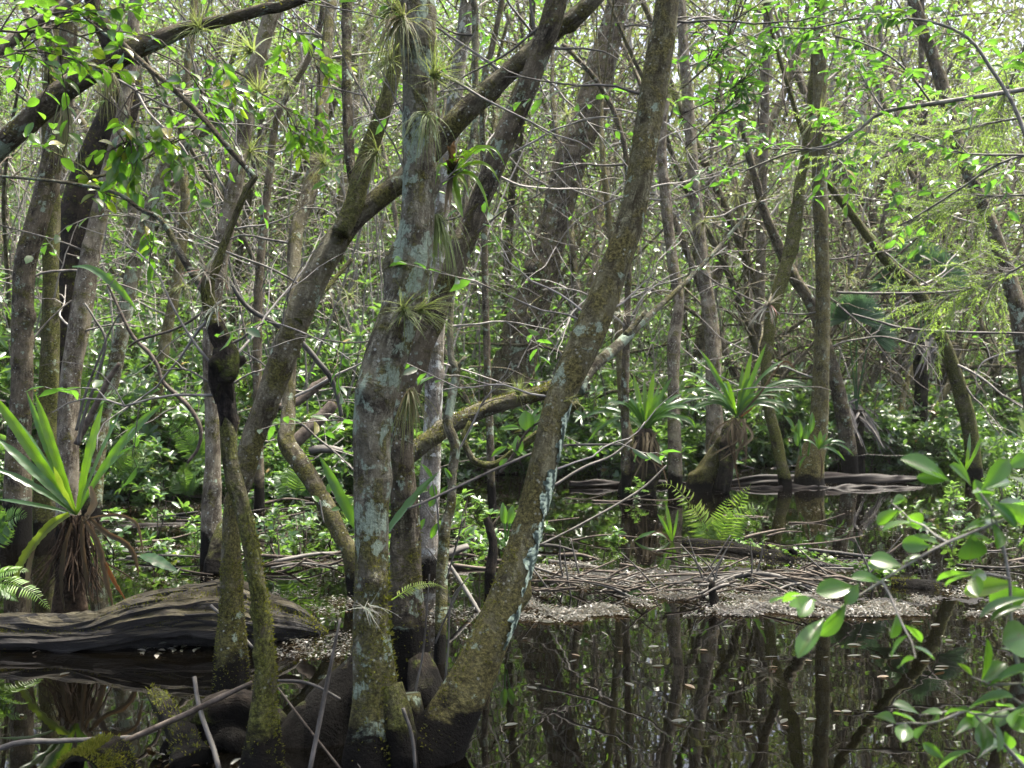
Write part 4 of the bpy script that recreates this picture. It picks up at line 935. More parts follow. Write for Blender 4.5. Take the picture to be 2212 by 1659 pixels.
# ------------------------------------------------------------ air plants
def air_plant(label, c, Y, n, L, out, spread=.8, droop=.7, wd=.006, tint=(.2, 1), mat='airplant', hang=0.0, group=None, cat='air plant'):
    b = P(*c, Y); mb = MB(); tuft(mb, b, n, L, wd, out, spread, droop, tint, hang=hang)
    o = mb.build('air_plant', M[mat], None, b)
    return tag(o, label, cat, group)
air_plant('wiry air plant on the right of the middle trunk below its top', (935, 165), 4.15, 70, .22, (.8, -.5, .15), .7, .5)
air_plant('long haired air plant beard at the top left of the middle trunk', (868, 40), 4.1, 90, .34, (-.4, -.6, -.1), .6, 1.2, hang=1.2, tint=(0, .6))
air_plant('green air plant spray at the very top beside the middle trunk', (858, 20), 4.2, 60, .30, (-1, -.3, .1), .6, .6)
air_plant('air plant with thin hanging leaves mid way up the middle trunk', (925, 250), 4.1, 40, .24, (-.1, -.8, -.3), .5, 1.0, hang=1.0, tint=(.3, .8))
air_plant('long drooping air plant hanging between the middle and leaning trunks', (945, 470), 4.3, 60, .34, (.2, -.4, -.5), .4, .9, hang=1.6, tint=(.5, 1))
air_plant('spiky air plant starring out of the bend in the middle trunk', (872, 672), 4.05, 60, .17, (.1, -.8, .35), .8, .7, tint=(.3, .7))
air_plant('green wiry air plant sweeping right from the bend in the middle trunk', (905, 670), 4.1, 45, .25, (1, -.4, .3), .45, .7)
air_plant('brown air plant beard hanging in the cleft of the middle trunk', (885, 845), 4.3, 55, .30, (.1, -.4, -.6), .35, .5, hang=2.0, tint=(0, .6))
air_plant('small grey air plant low on the middle trunk', (792, 1315), 3.85, 22, .13, (.7, -.6, -.1), .6, .6, tint=(.3, .9), mat='airplant_grey')
air_plant('dry air plant at the knee of the slanting trunk', (1226, 866), 4.3, 16, .08, (.8, -.6, .1), .5, .3, tint=(0, .3))
air_plant('grey rosette air plant near the top of the crooked sapling', (446, 590), 4.0, 36, .12, (-.1, -.7, .4), .8, .9, wd=.009, mat='airplant_grey')
air_plant('pink hearted air plant on the crooked sapling above its burl', (468, 672), 4.0, 34, .11, (.1, -.8, .4), .8, 1.0, wd=.008, mat='airplant_grey', tint=(.4, 1))
air_plant('tawny air plant right of the crooked sapling top', (490, 610), 4.2, 26, .10, (.5, -.6, .4), .8, .6, mat='airplant_grey', tint=(0, 1))
air_plant('air plant with long curved leaves at the top of the grey trunk', (545, 112), 8.3, 30, .42, (-.8, -.4, .3), .7, .6, wd=.022, tint=(.7, 1))
air_plant('bushy grass like air plant on the upper grey trunk', (560, 205), 8.3, 70, .35, (.1, -.8, .2), .9, .6, wd=.012)
air_plant('drooping air plant lower on the upper grey trunk', (540, 330), 8.3, 55, .32, (.2, -.8, .1), .8, .9, wd=.012, tint=(0, .8))
air_plant('air plant growing on the fork of the mossy tree', (700, 355), 5.2, 50, .16, (-.2, -.6, .5), .9, .6, tint=(.2, .8))
air_plant('wispy green air plant on the left limb of the fork', (845, 130), 5.2, 80, .34, (-.7, -.5, .1), .8, .5)
air_plant('shaggy air plant under the left limb of the fork', (815, 330), 5.1, 45, .24, (-.2, -.5, -.3), .7, .8, hang=.6, tint=(0, .7))
air_plant('air plant tuft on the heavy dark limb at top left', (430, 60), 4.9, 55, .26, (0, -.6, .3), .9, .6)
air_plant('brown air plant beard under the heavy dark limb', (235, 150), 4.9, 50, .28, (.1, -.3, -.8), .3, .4, hang=1.6, tint=(0, .4))
air_plant('thin mossy beard hanging at the left of the heavy limb', (140, 230), 5.0, 60, .35, (0, -.3, -1), .25, .3, hang=1.5, tint=(0, .6))
air_plant('rosette air plant on the slim dark trunk at right', (1660, 660), 14.4, 26, .45, (0, -.8, .3), .9, .9, wd=.035, mat='airplant_grey')
air_plant('spiky air plant on the right edge of the slanting trunk near the top', (1440, 200), 4.7, 24, .16, (.9, -.3, .1), .6, .5, tint=(0, .6))
air_plant('pale air plant on the speckled trunk', (1345, 680), 7.6, 24, .18, (0, -.8, .3), .9, .8, mat='airplant_grey', tint=(0, .8))
air_plant('grassy air plant on the fallen limb', (1120, 850), 6.7, 60, .16, (0, -.4, 1), .8, .3)
air_plant('mossy air plant at the swollen grey trunk upper part', (1772, 250), 14.8, 80, .6, (-.2, -.8, -.2), .9, .9, wd=.02, tint=(0, .7))
air_plant('rust air plant at the right of the fork trunk', (693, 600), 8.0, 30, .25, (-.2, -.8, .2), .8, .8, wd=.014, tint=(0, .7))
for k, (x, y, Y) in enumerate([(395, 620, 13.5), (640, 520, 12), (755, 640, 10), (1225, 250, 13), (1520, 480, 15), (1700, 420, 15), (1750, 560, 16), (1880, 500, 16), (620, 180, 11), (1590, 420, 17), (1480, 330, 16), (1830, 600, 15)]):
    air_plant('loose straw coloured air plant caught in the thicket', (x, y), Y, 34, .026 * Y, (rng.normal(0, .5), -.7, -.1), .9, .9, wd=.0011 * Y, tint=(0, .8), group='straw air plants in the thicket')
# the broad leaved bromeliad
b = P(975, 375, 4.35); br = thing('bromeliad', 'broad strap leaved bromeliad with dead brown leaves wedged beside the middle trunk', 'bromeliad', b)
for tip, wd, arch, tn, mt in [((1070, 345), 9, .25, .85, 'frond'), ((1095, 365), 8, .3, .8, 'frond'), ((1082, 400), 9, .22, .85, 'frond'), ((1000, 470), 13, -.05, .8, 'frond'), ((1060, 470), 9, .25, .8, 'frond'), ((985, 330), 13, 0, .85, 'frond'), ((1020, 330), 10, .1, .8, 'frond'), ((940, 400), 8, .3, .8, 'frond'), ((965, 315), 12, .1, .3, 'frond_dead'), ((958, 350), 14, .1, .5, 'frond_dead'), ((1005, 345), 12, .1, .6, 'frond_dead'), ((960, 470), 7, 0, .6, 'frond_dead'), ((972, 455), 6, 0, .4, 'frond_dead'), ((985, 305), 12, .1, .5, 'frond_dead'), ((1015, 430), 8, .15, .85, 'frond')]:
    e = P(*tip, 4.2); mb = MB(); L_ = np.linalg.norm(e - b)
    ribbon(mb, [b, (b + e) / 2 + np.array([0, -.03, arch * L_]), e * .8 + b * .2 + np.array([0, -.02, arch * L_ * .9]), e], px(wd * 1.25, 4.3) * np.array([1.2, 1, .55, .03]), (.1, -.8, .5), .3, 0, tn, .012)
    mb.build('leaf' if mt == 'frond' else 'dead_leaf', M[mt], br)

# ------------------------------------------------------------ leafy branches near the camera
def leafy_branch(label, stems, Y0, Y1, nl, L, W, leafmat, wood, name='leafy_branch', kind='high', side=5, tint=(0, 1), twl=.5, g=None, extra=(), cat='branch', ups=.6, droop=.3):
    g = g or rng
    first, _ = tpath(stems[0], Y0, Y1)
    o = thing(name, label, cat, first[0]); wm = MB(); lm = MB()
    for st in stems:
        p, r = tpath(st, Y0, Y1); tube(wm, p, r, 7, .05, .05, rs=g)
        d = spline(p, .05)
        for k in range(side):
            i = int(g.integers(len(d) // 6, len(d))); dr = unit(d[min(i + 1, len(d) - 1)] - d[i - 1])
            tp = wander(d[i], dr + g.normal(0, .6, 3) + np.array([0, -.1, .1]), twl * g.uniform(.4, 1.1), 5, .18, g, -.03)
            tube(wm, tp, np.linspace(.0035, .0012, 6), 4, .06, 0, cap=False, rs=g)
            leafy_spray(lm, tp, nl, L, W, kind, g=g, tint=tint, up_bias=ups, droop=droop)
    for (pos, d, up, l_, w_, tn) in extra:
        leaves(lm, kind, [pos], [d], [up], l_, w_, tn)
    wm.build('twigs', wood, o); lm.build('foliage', leafmat, o)
    return o
g5 = np.random.default_rng(12)
LB = lambda *a, **k: leafy_branch(*a, g=g5, **k)
LB('long bay branch sweeping in from the right edge below the top', [[(2320, 175, 12), (2212, 193, 11), (2025, 222, 10), (1908, 242, 9), (1858, 277, 7), (1792, 313, 6), (1708, 330, 5), (1625, 362, 4), (1475, 427, 3)], [(1908, 240, 5), (1870, 180, 4), (1840, 120, 3)], [(1860, 277, 5), (1800, 318, 4), (1715, 322, 4), (1600, 320, 3)]], 6.2, 6.4, 9, .085, .03, M['leaf_bay'], M['twig'], side=9, twl=.5)
LB('arching bay branch curving down at the top right corner', [[(2225, 330, 9), (2208, 273, 9), (2182, 213, 8), (2142, 150, 8), (2092, 83, 7), (2008, 47, 6), (1875, 37, 5), (1758, 60, 4), (1652, 57, 3)]], 5.2, 5.6, 9, .085, .032, M['leaf_bay'], M['twig'], side=16, twl=.45)
LB('slender bay branch crossing the upper right', [[(2008, 217, 5), (1958, 153, 5), (1902, 110, 4), (1808, 80, 3), (1700, 95, 2)]], 6.1, 5.8, 9, .085, .032, M['leaf_bay'], M['twig'], side=9, twl=.42)
LB('bare armed bay branch reaching in from the right edge', [[(2300, 320, 7), (2212, 335, 6), (2142, 362, 6), (2075, 407, 5), (1975, 470, 4), (1942, 487, 3)], [(2212, 335, 5), (2075, 330, 4), (1998, 297, 3), (1950, 285, 2)]], 5.6, 6.0, 8, .08, .036, M['leaf_bay'], M['twig'], side=8, twl=.4)
LB('thin leafy twig rising at the upper right of the slanting trunk', [[(1475, 190, 4), (1560, 110, 4), (1600, 30, 4), (1620, -30, 3)], [(1475, 245, 4), (1560, 205, 3), (1640, 150, 2)], [(1480, 320, 3), (1560, 240, 3), (1640, 170, 2)]], 5.8, 6.0, 8, .085, .03, M['leaf_bay'], M['twig_dark'], side=10, twl=.42)
LB('small leaved spray over the swollen grey trunk', [[(1700, 250, 4), (1690, 180, 4), (1710, 110, 3), (1740, 40, 3)], [(1740, 320, 4), (1800, 250, 3), (1850, 190, 2)]], 7.0, 7.4, 9, .085, .034, M['leaf_bay'], M['twig_dark'], side=10, twl=.5)
LB('feathery light green cypress spray at the right', [[(2230, 250, 6), (2120, 270, 5), (2000, 300, 4), (1890, 320, 2)], [(2230, 420, 5), (2100, 430, 4), (2000, 470, 2)], [(2230, 560, 5), (2160, 600, 4), (2050, 640, 2)], [(2230, 60, 5), (2190, 160, 4), (2160, 240, 2)]], 8.5, 9.0, 80, .05, .006, M['feather'], M['twig'], kind='low', side=60, twl=.85, name='cypress_spray')
LB('broad leaved twig hanging in the top left corner', [[(-40, 60, 6), (40, 70, 5), (120, 60, 4), (200, 90, 3)], [(30, 0, 4), (110, 30, 4), (170, 20, 3), (230, 60, 2)], [(-20, 130, 4), (60, 110, 3), (130, 120, 2)]], 3.6, 3.8, 7, .075, .036, M['leaf_spot'], M['twig_dark'], side=8, twl=.4)
LB('glossy leaf cluster below the heavy limb at upper left', [[(205, 195, 3), (250, 230, 3), (285, 270, 2), (265, 320, 2)], [(285, 200, 3), (255, 250, 2), (240, 290, 2)], [(300, 300, 3), (260, 310, 2), (230, 330, 2)]], 4.0, 4.0, 7, .075, .042, M['leaf_spot'], M['twig_dark'], side=4, twl=.26, droop=.6)
LB('leafy twig strung along the thin limb of the crooked sapling', [[(130, 395, 6), (240, 375, 6), (310, 345, 5), (360, 315, 4), (420, 290, 3)], [(330, 260, 3), (380, 330, 2), (410, 380, 2)], [(230, 420, 3), (290, 440, 2), (310, 480, 2)], [(140, 340, 3), (180, 360, 2), (200, 385, 2)]], 4.4, 4.5, 6, .075, .036, M['leaf_spot'], M['bark_olive'], side=5, twl=.25, droop=.5)
LB('drooping leaves between the heavy limb and the grey trunk', [[(330, 110, 4), (390, 140, 3), (430, 190, 3), (450, 250, 2)], [(420, 90, 3), (470, 130, 3), (500, 190, 2)], [(560, 200, 3), (620, 240, 2), (660, 330, 2)], [(600, 50, 3), (660, 90, 2), (690, 160, 2)]], 5.6, 5.8, 7, .09, .038, M['leaf_spot'], M['twig_dark'], side=7, twl=.35, droop=.5)
LB('thin twigs with a few leaves by the broad dark trunk', [[(1200, 290, 3), (1180, 210, 3), (1100, 130, 3), (1060, 60, 2)], [(1260, 130, 3), (1220, 70, 2), (1170, 40, 2)]], 6.5, 6.5, 4, .09, .03, M['leaf_bay'], M['twig'], side=5, twl=.35)

# round leaved plant in the gap
def big_leaves(label, stems, lv, Y, leafmat, wood, L=1.0, name='leafy_plant', kind='high', cat='plant', Yl=0.0, more=0):
    p0, _ = tpath(stems[0], Y, Y); o = thing(name, label, cat, p0[0]); wm = MB(); lm = MB()
    for st in stems:
        p, r = tpath(st, Y, Y); tube(wm, p, r, 7, .02, .03)
    for st in stems[:more]:
        p, r = tpath(st, Y, Y); d_ = spline(p, .02)
        for q in range(3):
            i_ = int(rng.integers(len(d_) // 4, len(d_))); w_ = wander(d_[i_], rng.normal(0, 1, 3) * [1, .6, .8] + [.25, 0, .2], rng.uniform(.08, .2), 5, .2, rng)
            tube(wm, w_, np.linspace(.003, .0012, 6), 5, .03, 0, cap=False); leafy_spray(lm, w_, 5, .07, .034, 'obovate', g=rng, tint=(.1, .9), start=.4)
    for a in lv:     # base, tip, width, facing, tint
        (bx, by), (tx, ty), wd, face, tn = a[:5]
        dy = a[5] if len(a) > 5 else 0.0
        b0, e0 = P(bx, by, Y), P(tx, ty, Y + dy); leaves(lm, kind, [b0], [e0 - b0], [face], np.linalg.norm(e0 - b0), px(wd, Y), tn)
    wm.build('stems', wood, o); lm.build('foliage', leafmat, o)
    return o
FACE, TOP, TIL = (0, -1, .25), (0, -.25, 1), (.3, -.75, .6)
big_leaves('sprig of big round bright leaves under the fallen limb', [[(1180, 905, 5), (1140, 930, 5), (1110, 980, 6), (1080, 1020, 7)], [(1110, 980, 4), (1120, 950, 3)]],
    [((1140, 932), (1134, 886), 34, FACE, .75), ((1140, 930), (1185, 884), 26, TOP, .2), ((1125, 925), (1080, 925), 14, TIL, .7), ((1120, 985), (1118, 940), 24, FACE, .8), ((1105, 970), (1145, 985), 14, TIL, .7), ((1095, 965), (1060, 985), 14, TIL, .6), ((1150, 905), (1165, 880), 16, TOP, .15), ((1080, 1010), (1095, 990), 16, TIL, .3)], 6.0, M['leaf_big'], M['twig_dark'])
big_leaves('small bright leaves on thin stems low behind the middle trunk', [[(950, 1200, 4), (945, 1100, 4), (935, 1040, 3)], [(935, 1120, 3), (910, 1080, 3)], [(960, 1230, 3), (920, 1180, 3)]],
    [((937, 1075), (935, 1045), 18, FACE, .8), ((950, 1070), (972, 1050), 14, FACE, .75), ((928, 1095), (940, 1068), 16, FACE, .7), ((925, 1060), (900, 1060), 12, TIL, .6), ((910, 1085), (895, 1100), 12, FACE, .7), ((935, 1040), (912, 1000), 10, TIL, .65), ((960, 1010), (978, 1040), 10, FACE, .6), ((945, 1130), (930, 1165), 14, FACE, .8), ((918, 1120), (900, 1150), 12, FACE, .75), ((960, 1060), (985, 1040), 10, TIL, .3)], 5.6, M['leaf_big'], M['twig'])
big_leaves('dark green water plant with two spoon leaves beside the slanting trunk', [[(1092, 1170, 4), (1090, 1130, 4)], [(1094, 1170, 4), (1102, 1130, 4)]], [((1090, 1135), (1086, 1085), 17, FACE, .3), ((1100, 1135), (1107, 1092), 17, FACE, .3)], 6.8, M['leaf_big'], M['leaf_big'])
big_leaves('young leaves left of the middle trunk over the water', [[(770, 1120, 3), (740, 1090, 3), (715, 1060, 3)], [(700, 1130, 3), (690, 1080, 3)]], [((715, 1065), (708, 1045), 14, FACE, .75), ((745, 1095), (760, 1075), 16, FACE, .8), ((740, 1090), (725, 1065), 14, FACE, .75), ((760, 1110), (765, 1090), 14, FACE, .8), ((690, 1085), (675, 1070), 12, TIL, .6), ((735, 1100), (715, 1100), 12, TIL, .3)], 6.2, M['leaf_big'], M['twig'])
big_leaves('broad green pickerel leaves at the edge of the right bank', [[(1730, 985, 4), (1728, 950, 4)], [(1745, 985, 4), (1750, 955, 4)]], [((1722, 965), (1718, 930), 13, FACE, .4), ((1738, 955), (1745, 915), 15, FACE, .6), ((1728, 950), (1726, 905), 12, FACE, .3), ((1748, 940), (1756, 890), 14, FACE, .5), ((1715, 930), (1695, 895), 12, TIL, .2), ((1742, 985), (1725, 1010), 8, TOP, .1)], 14.3, M['leaf_big'], M['leaf_big'])

# foreground shrub at right, close to the lens and out of focus
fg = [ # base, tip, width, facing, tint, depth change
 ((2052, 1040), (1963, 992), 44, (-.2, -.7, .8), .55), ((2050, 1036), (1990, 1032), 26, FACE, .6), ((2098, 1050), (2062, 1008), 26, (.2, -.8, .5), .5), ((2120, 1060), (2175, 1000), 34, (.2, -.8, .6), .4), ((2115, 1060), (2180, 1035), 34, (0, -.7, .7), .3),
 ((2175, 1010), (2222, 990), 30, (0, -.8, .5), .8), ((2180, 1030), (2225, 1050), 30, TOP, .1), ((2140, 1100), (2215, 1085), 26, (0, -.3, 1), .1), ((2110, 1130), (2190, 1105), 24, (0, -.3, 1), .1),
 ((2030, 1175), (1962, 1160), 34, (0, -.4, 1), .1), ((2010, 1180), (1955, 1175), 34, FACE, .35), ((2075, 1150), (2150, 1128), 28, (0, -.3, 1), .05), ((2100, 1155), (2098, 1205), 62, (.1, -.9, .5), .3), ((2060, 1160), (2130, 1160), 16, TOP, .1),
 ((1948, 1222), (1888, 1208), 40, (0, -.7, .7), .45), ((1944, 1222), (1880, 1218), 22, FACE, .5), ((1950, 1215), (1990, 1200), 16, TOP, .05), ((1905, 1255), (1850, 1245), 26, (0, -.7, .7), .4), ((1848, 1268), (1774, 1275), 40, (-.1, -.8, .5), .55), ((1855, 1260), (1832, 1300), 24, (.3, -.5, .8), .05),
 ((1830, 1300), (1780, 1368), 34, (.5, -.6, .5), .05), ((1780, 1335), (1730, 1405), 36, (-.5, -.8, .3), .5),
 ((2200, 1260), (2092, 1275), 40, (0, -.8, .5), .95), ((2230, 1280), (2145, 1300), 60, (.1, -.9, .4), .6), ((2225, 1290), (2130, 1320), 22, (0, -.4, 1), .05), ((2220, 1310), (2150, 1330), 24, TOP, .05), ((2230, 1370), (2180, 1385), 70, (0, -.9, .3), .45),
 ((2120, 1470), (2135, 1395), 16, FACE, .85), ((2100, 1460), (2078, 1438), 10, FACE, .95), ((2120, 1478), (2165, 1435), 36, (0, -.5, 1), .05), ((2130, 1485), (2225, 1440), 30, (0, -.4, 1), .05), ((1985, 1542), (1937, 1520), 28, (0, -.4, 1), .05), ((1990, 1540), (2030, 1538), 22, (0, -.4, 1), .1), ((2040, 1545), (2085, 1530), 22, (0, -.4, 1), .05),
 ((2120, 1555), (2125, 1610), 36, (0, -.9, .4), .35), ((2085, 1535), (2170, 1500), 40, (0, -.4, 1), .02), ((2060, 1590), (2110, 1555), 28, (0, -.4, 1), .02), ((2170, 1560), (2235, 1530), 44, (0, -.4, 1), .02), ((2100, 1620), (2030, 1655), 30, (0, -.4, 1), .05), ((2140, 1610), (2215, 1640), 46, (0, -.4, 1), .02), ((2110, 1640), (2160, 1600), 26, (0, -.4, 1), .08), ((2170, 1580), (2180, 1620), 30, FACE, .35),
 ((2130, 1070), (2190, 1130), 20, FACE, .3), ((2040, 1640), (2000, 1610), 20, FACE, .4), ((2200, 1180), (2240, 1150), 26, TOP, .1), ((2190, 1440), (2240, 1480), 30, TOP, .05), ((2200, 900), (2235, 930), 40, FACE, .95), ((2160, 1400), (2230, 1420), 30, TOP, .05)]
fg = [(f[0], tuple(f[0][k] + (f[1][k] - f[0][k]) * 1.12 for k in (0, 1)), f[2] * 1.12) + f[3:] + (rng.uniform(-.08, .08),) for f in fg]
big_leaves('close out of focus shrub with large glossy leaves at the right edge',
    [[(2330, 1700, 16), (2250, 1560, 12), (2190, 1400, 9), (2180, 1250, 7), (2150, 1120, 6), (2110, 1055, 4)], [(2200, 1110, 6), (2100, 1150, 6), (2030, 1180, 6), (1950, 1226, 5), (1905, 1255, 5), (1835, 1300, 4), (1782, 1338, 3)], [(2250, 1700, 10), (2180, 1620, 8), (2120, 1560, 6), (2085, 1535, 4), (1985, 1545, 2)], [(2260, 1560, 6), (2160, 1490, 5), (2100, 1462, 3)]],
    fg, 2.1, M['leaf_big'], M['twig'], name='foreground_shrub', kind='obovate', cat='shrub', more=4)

# ------------------------------------------------------------ sticks
def stick(label, pts, Y0, Y1, mat='stick', group=None, seg=8, onwater=False):
    p, r = tpath(pts, Y0, Y1); mb = MB(); tube(mb, p, r, seg, .03, .05, knot=3)
    return tag(mb.build('stick', M[mat], None, p[0]), label, 'stick', group)
stick('long bleached stick lying across the water at bottom left', [(-30, 1622, 12), (0, 1616, 12), (50, 1603, 12), (140, 1600, 11), (233, 1595, 10), (300, 1590, 7), (340, 1578, 5)], 4.0, 4.1)
stick('dark stick propped against the crooked sapling from the water', [(262, 1605, 12), (350, 1566, 13), (417, 1536, 13), (480, 1505, 12), (545, 1474, 9)], 4.0, 4.05, 'twig_dark')
stick('pale peeling stick standing beside the black snag', [(474, 1665, 12), (462, 1620, 12), (448, 1580, 11), (434, 1540, 11), (425, 1500, 10), (420, 1462, 9)], 3.9, 4.1)
stick('long white stick slanting in front of the middle trunk', [(668, 1670, 10), (690, 1560, 10), (708, 1470, 9), (722, 1400, 7), (735, 1335, 5)], 3.7, 3.8)
stick('thin twig arching right of the crooked sapling', [(600, 1470, 6), (650, 1472, 7), (690, 1485, 6), (735, 1510, 5)], 3.9, 3.9)
stick('thin dark twig leaning down to the water by the middle trunk', [(600, 1485, 4), (660, 1565, 5), (735, 1660, 5)], 3.8, 3.7, 'twig_dark')
stick('broken stick leaning on the rotten log', [(456, 1308, 7), (500, 1350, 8), (545, 1398, 7)], 5.2, 5.0)
stick('bare twig slanting over the nest fern beside the ridged trunk', [(165, 930, 7), (185, 850, 6), (215, 770, 5), (240, 710, 4), (262, 672, 3)], 8.0, 8.0)
stick('pale bare twig forking up beside the ridged trunk', [(183, 655, 4), (205, 690, 5), (228, 738, 6), (208, 820, 7), (178, 910, 8), (170, 960, 8)], 8.3, 8.3)
stick('dark broken branch rising left of the slender tree', [(165, 960, 14), (200, 890, 14), (235, 820, 12), (258, 785, 9)], 8.6, 8.6, 'twig_dark')
stick('looping grey vine left of the crooked sapling', [(233, 615, 5), (283, 720, 8), (320, 760, 9), (340, 790, 9), (353, 826, 9), (400, 870, 10), (425, 905, 10), (434, 935, 9), (427, 970, 7), (405, 1000, 6)], 9.0, 9.0, 'twig_dark')
stick('thin vine bridging to the crooked sapling', [(437, 676, 6), (400, 700, 6), (367, 715, 6), (300, 735, 6), (278, 750, 4)], 5.0, 8.0, 'twig_dark')
stick('bare branch passing behind the forked trunk', [(490, 598, 8), (533, 662, 10), (600, 703, 11), (653, 742, 12), (690, 785, 12), (712, 812, 12), (728, 850, 10), (738, 900, 9)], 6.0, 6.2)
stick('long thin stick slanting up across the slanting trunk', [(880, 1100, 5), (960, 1065, 6), (1090, 1005, 6), (1200, 965, 6), (1340, 960, 4)], 4.2, 4.6, 'stick')
stick('pale twig curving upward right of the slanting trunk', [(1195, 1050, 6), (1260, 1010, 6), (1320, 985, 5), (1365, 950, 4)], 7.0, 7.2)
stick('long pale twig above the debris island', [(1165, 1178, 5), (1260, 1130, 5), (1380, 1060, 5), (1440, 1005, 3)], 6.5, 7.0)
stick('leaning grey stick in the water left of the slanting trunk', [(1042, 1335, 9), (1010, 1280, 9), (970, 1218, 8)], 6.6, 6.9)
stick('grey dead branch lying in the middle water', [(930, 1205, 16), (970, 1195, 18), (1010, 1180, 14)], 8.4, 8.6)
stick('bleached pale log piece at the left of the middle trunk', [(668, 975, 16), (700, 970, 18), (740, 975, 14)], 9.6, 9.6)
stick('horizontal bare branch at right below the fan palm', [(1808, 632, 5), (1900, 634, 6), (2000, 633, 6), (2070, 628, 5), (2130, 612, 4)], 11.0, 11.0)
stick('long horizontal branch low at the right', [(1840, 678, 4), (1900, 695, 5), (1958, 710, 6), (2080, 718, 6), (2200, 720, 5), (2260, 725, 5)], 11.5, 11.0)
stick('bent dead branch behind the forked trunk', [(600, 880, 16), (640, 870, 18), (690, 830, 18), (720, 812, 14)], 9.5, 9.7, 'twig_dark')
stick('short broken dead branch left of the middle trunk', [(630, 960, 26), (680, 915, 28), (720, 872, 22)], 9.0, 9.2, 'twig_dark')
for k, (pts, Y) in enumerate([([(965, 1250, 4), (985, 1180, 4), (1000, 1120, 3)], 5.2), ([(960, 1500, 5), (968, 1400, 4), (975, 1300, 4), (1012, 1246, 3)], 4.6), ([(885, 1560, 5), (900, 1480, 5), (915, 1400, 4), (928, 1240, 3)], 4.3), ([(940, 1390, 4), (960, 1340, 4), (1000, 1260, 3)], 4.8), ([(870, 1530, 8), (890, 1590, 8), (897, 1660, 7)], 3.85), ([(1400, 1500, 3), (1380, 1420, 3), (1300, 1365, 3)], 6.0)]):
    stick('thin dead stem standing between the middle and slanting trunks', pts, Y, Y, 'stick', 'dead stems between the trunks')
# debris island: sticks piled on a low mud bank
g = np.random.default_rng(21)
stick('long bare pole lying on the debris island', [(1185, 1213, 10), (1260, 1222, 10), (1340, 1236, 9), (1420, 1248, 8)], 8.4, 8.1)
stick('arched branch on the debris island', [(1460, 1272, 12), (1560, 1250, 12), (1640, 1240, 11), (1700, 1250, 11), (1750, 1268, 12), (1790, 1290, 8)], 7.8, 7.3)
for k in range(90):
    x = g.uniform(1160, 1830); y = np.clip(1262 + g.normal(0, 14) - .01 * (x - 1450), 1228, 1295); Y = wy(y + 12); ln = g.uniform(40, 170)
    an = g.normal(0, .26); c = np.array([x, y]); dv = np.array([math.cos(an), math.sin(an)]) * ln / 2
    zz = g.uniform(0, 12)
    stick('bare stick in the heap on the debris island', [(c[0] - dv[0], c[1] - dv[1] - zz * g.uniform(0, 1), g.uniform(2, 5)), (c[0], c[1] - zz * .6 + g.normal(0, 4), g.uniform(2, 7)), (c[0] + dv[0], c[1] + dv[1] - zz * g.uniform(0, 1), g.uniform(2, 5))], Y + g.normal(0, .2), Y + g.normal(0, .3), g.choice(['stick', 'twig_dark', 'twig_dark', 'twig_dark']), 'sticks heaped on the debris island', 6)
for k in range(16):
    x = g.uniform(1180, 1900); y0 = g.uniform(1255, 1290); an = g.uniform(-1.2, 1.2)
    stick('thin twig sticking up from the debris island', [(x, y0, 4), (x + 40 * an, y0 - 45, 4), (x + 85 * an + g.normal(0, 10), y0 - g.uniform(70, 120), 2)], wy(y0), wy(y0), 'stick', 'twigs sticking up from the debris island', 6)
def mound(label, x0, x1, ytop, ybot, hh, seed, mat='mud', name='mud_bank'):
    g = np.random.default_rng(seed); Y0, Y1 = wy(ybot), wy(ytop); nx, ny = 90, 26
    u = np.linspace(0, 1, nx); v = np.linspace(0, 1, ny); U, V = np.meshgrid(u, v, indexing='ij')
    edge = .06 * np.sin(U * 17 + seed) + .05 * np.sin(U * 41 + 2 * seed) + .04 * np.sin(U * 83)
    Yc = (Y0 + Y1) / 2; YY = Yc + (V - .5 + edge * (1 - 2 * np.abs(V - .5))) * (Y1 - Y0) * (np.sin(np.clip(U, .02, .98) * np.pi) ** .5)
    XX = ((x0 + (x1 - x0) * U) - 1106) / F * YY * 0 + ((x0 + (x1 - x0) * U) - 1106) / F * Yc
    ZZ = hh * np.clip(np.sin(V * np.pi), 0, 1) ** .8 * np.clip(np.sin(U * np.pi) * 3, 0, 1) * (1 + .25 * np.sin(U * 23 + V * 7) + .2 * np.sin(U * 47 - V * 13) + g.normal(0, .3, U.shape)) - .012
    mb = MB(); i, j = np.meshgrid(np.arange(nx - 1), np.arange(ny - 1), indexing='ij')
    mb.add(np.stack([XX, YY, ZZ], -1).reshape(-1, 3), np.stack([i * ny + j, (i + 1) * ny + j, (i + 1) * ny + j + 1, i * ny + j + 1], -1).reshape(-1, 4))
    o = mb.build(name, M[mat]); return tag(o, label, None, None, 'structure')
mound('low bank of mud and debris reaching across the water', 1150, 1880, 1215, 1283, .014, 3)
mound('mud bank at the right edge of the pool', 1780, 2500, 1280, 1318, .012, 6)
log_thing('mossy_log', 'short mossy log lying at the right of the debris island', 'log', [(1925, 1262, 24), (1970, 1268, 34), (2030, 1278, 34), (2075, 1286, 26), (2092, 1290, 12)], 7.5, 7.3, M['bark_moss'], 18, .02, .15, moss=(900, .02, 9, (0, -.2, 1)))
log_thing('mossy_log', 'low creeper covered log running right from the sword fern', 'log', [(1480, 1178, 30), (1560, 1186, 34), (1680, 1208, 30), (1800, 1236, 26), (1900, 1258, 18)], 9.4, 7.9, M['bark_moss'], 18, .02, .12, moss=(900, .02, 9, (0, -.2, 1)))
log_thing('sunken_log', 'long dark sunken log before the right bank', 'log', [(1570, 1046, 14), (1640, 1039, 20), (1700, 1040, 22), (1800, 1034, 20), (1900, 1036, 22), (1990, 1034, 8)], 15.0, 15.2, M['deadwood'], 22, .03, .35, knot=20)
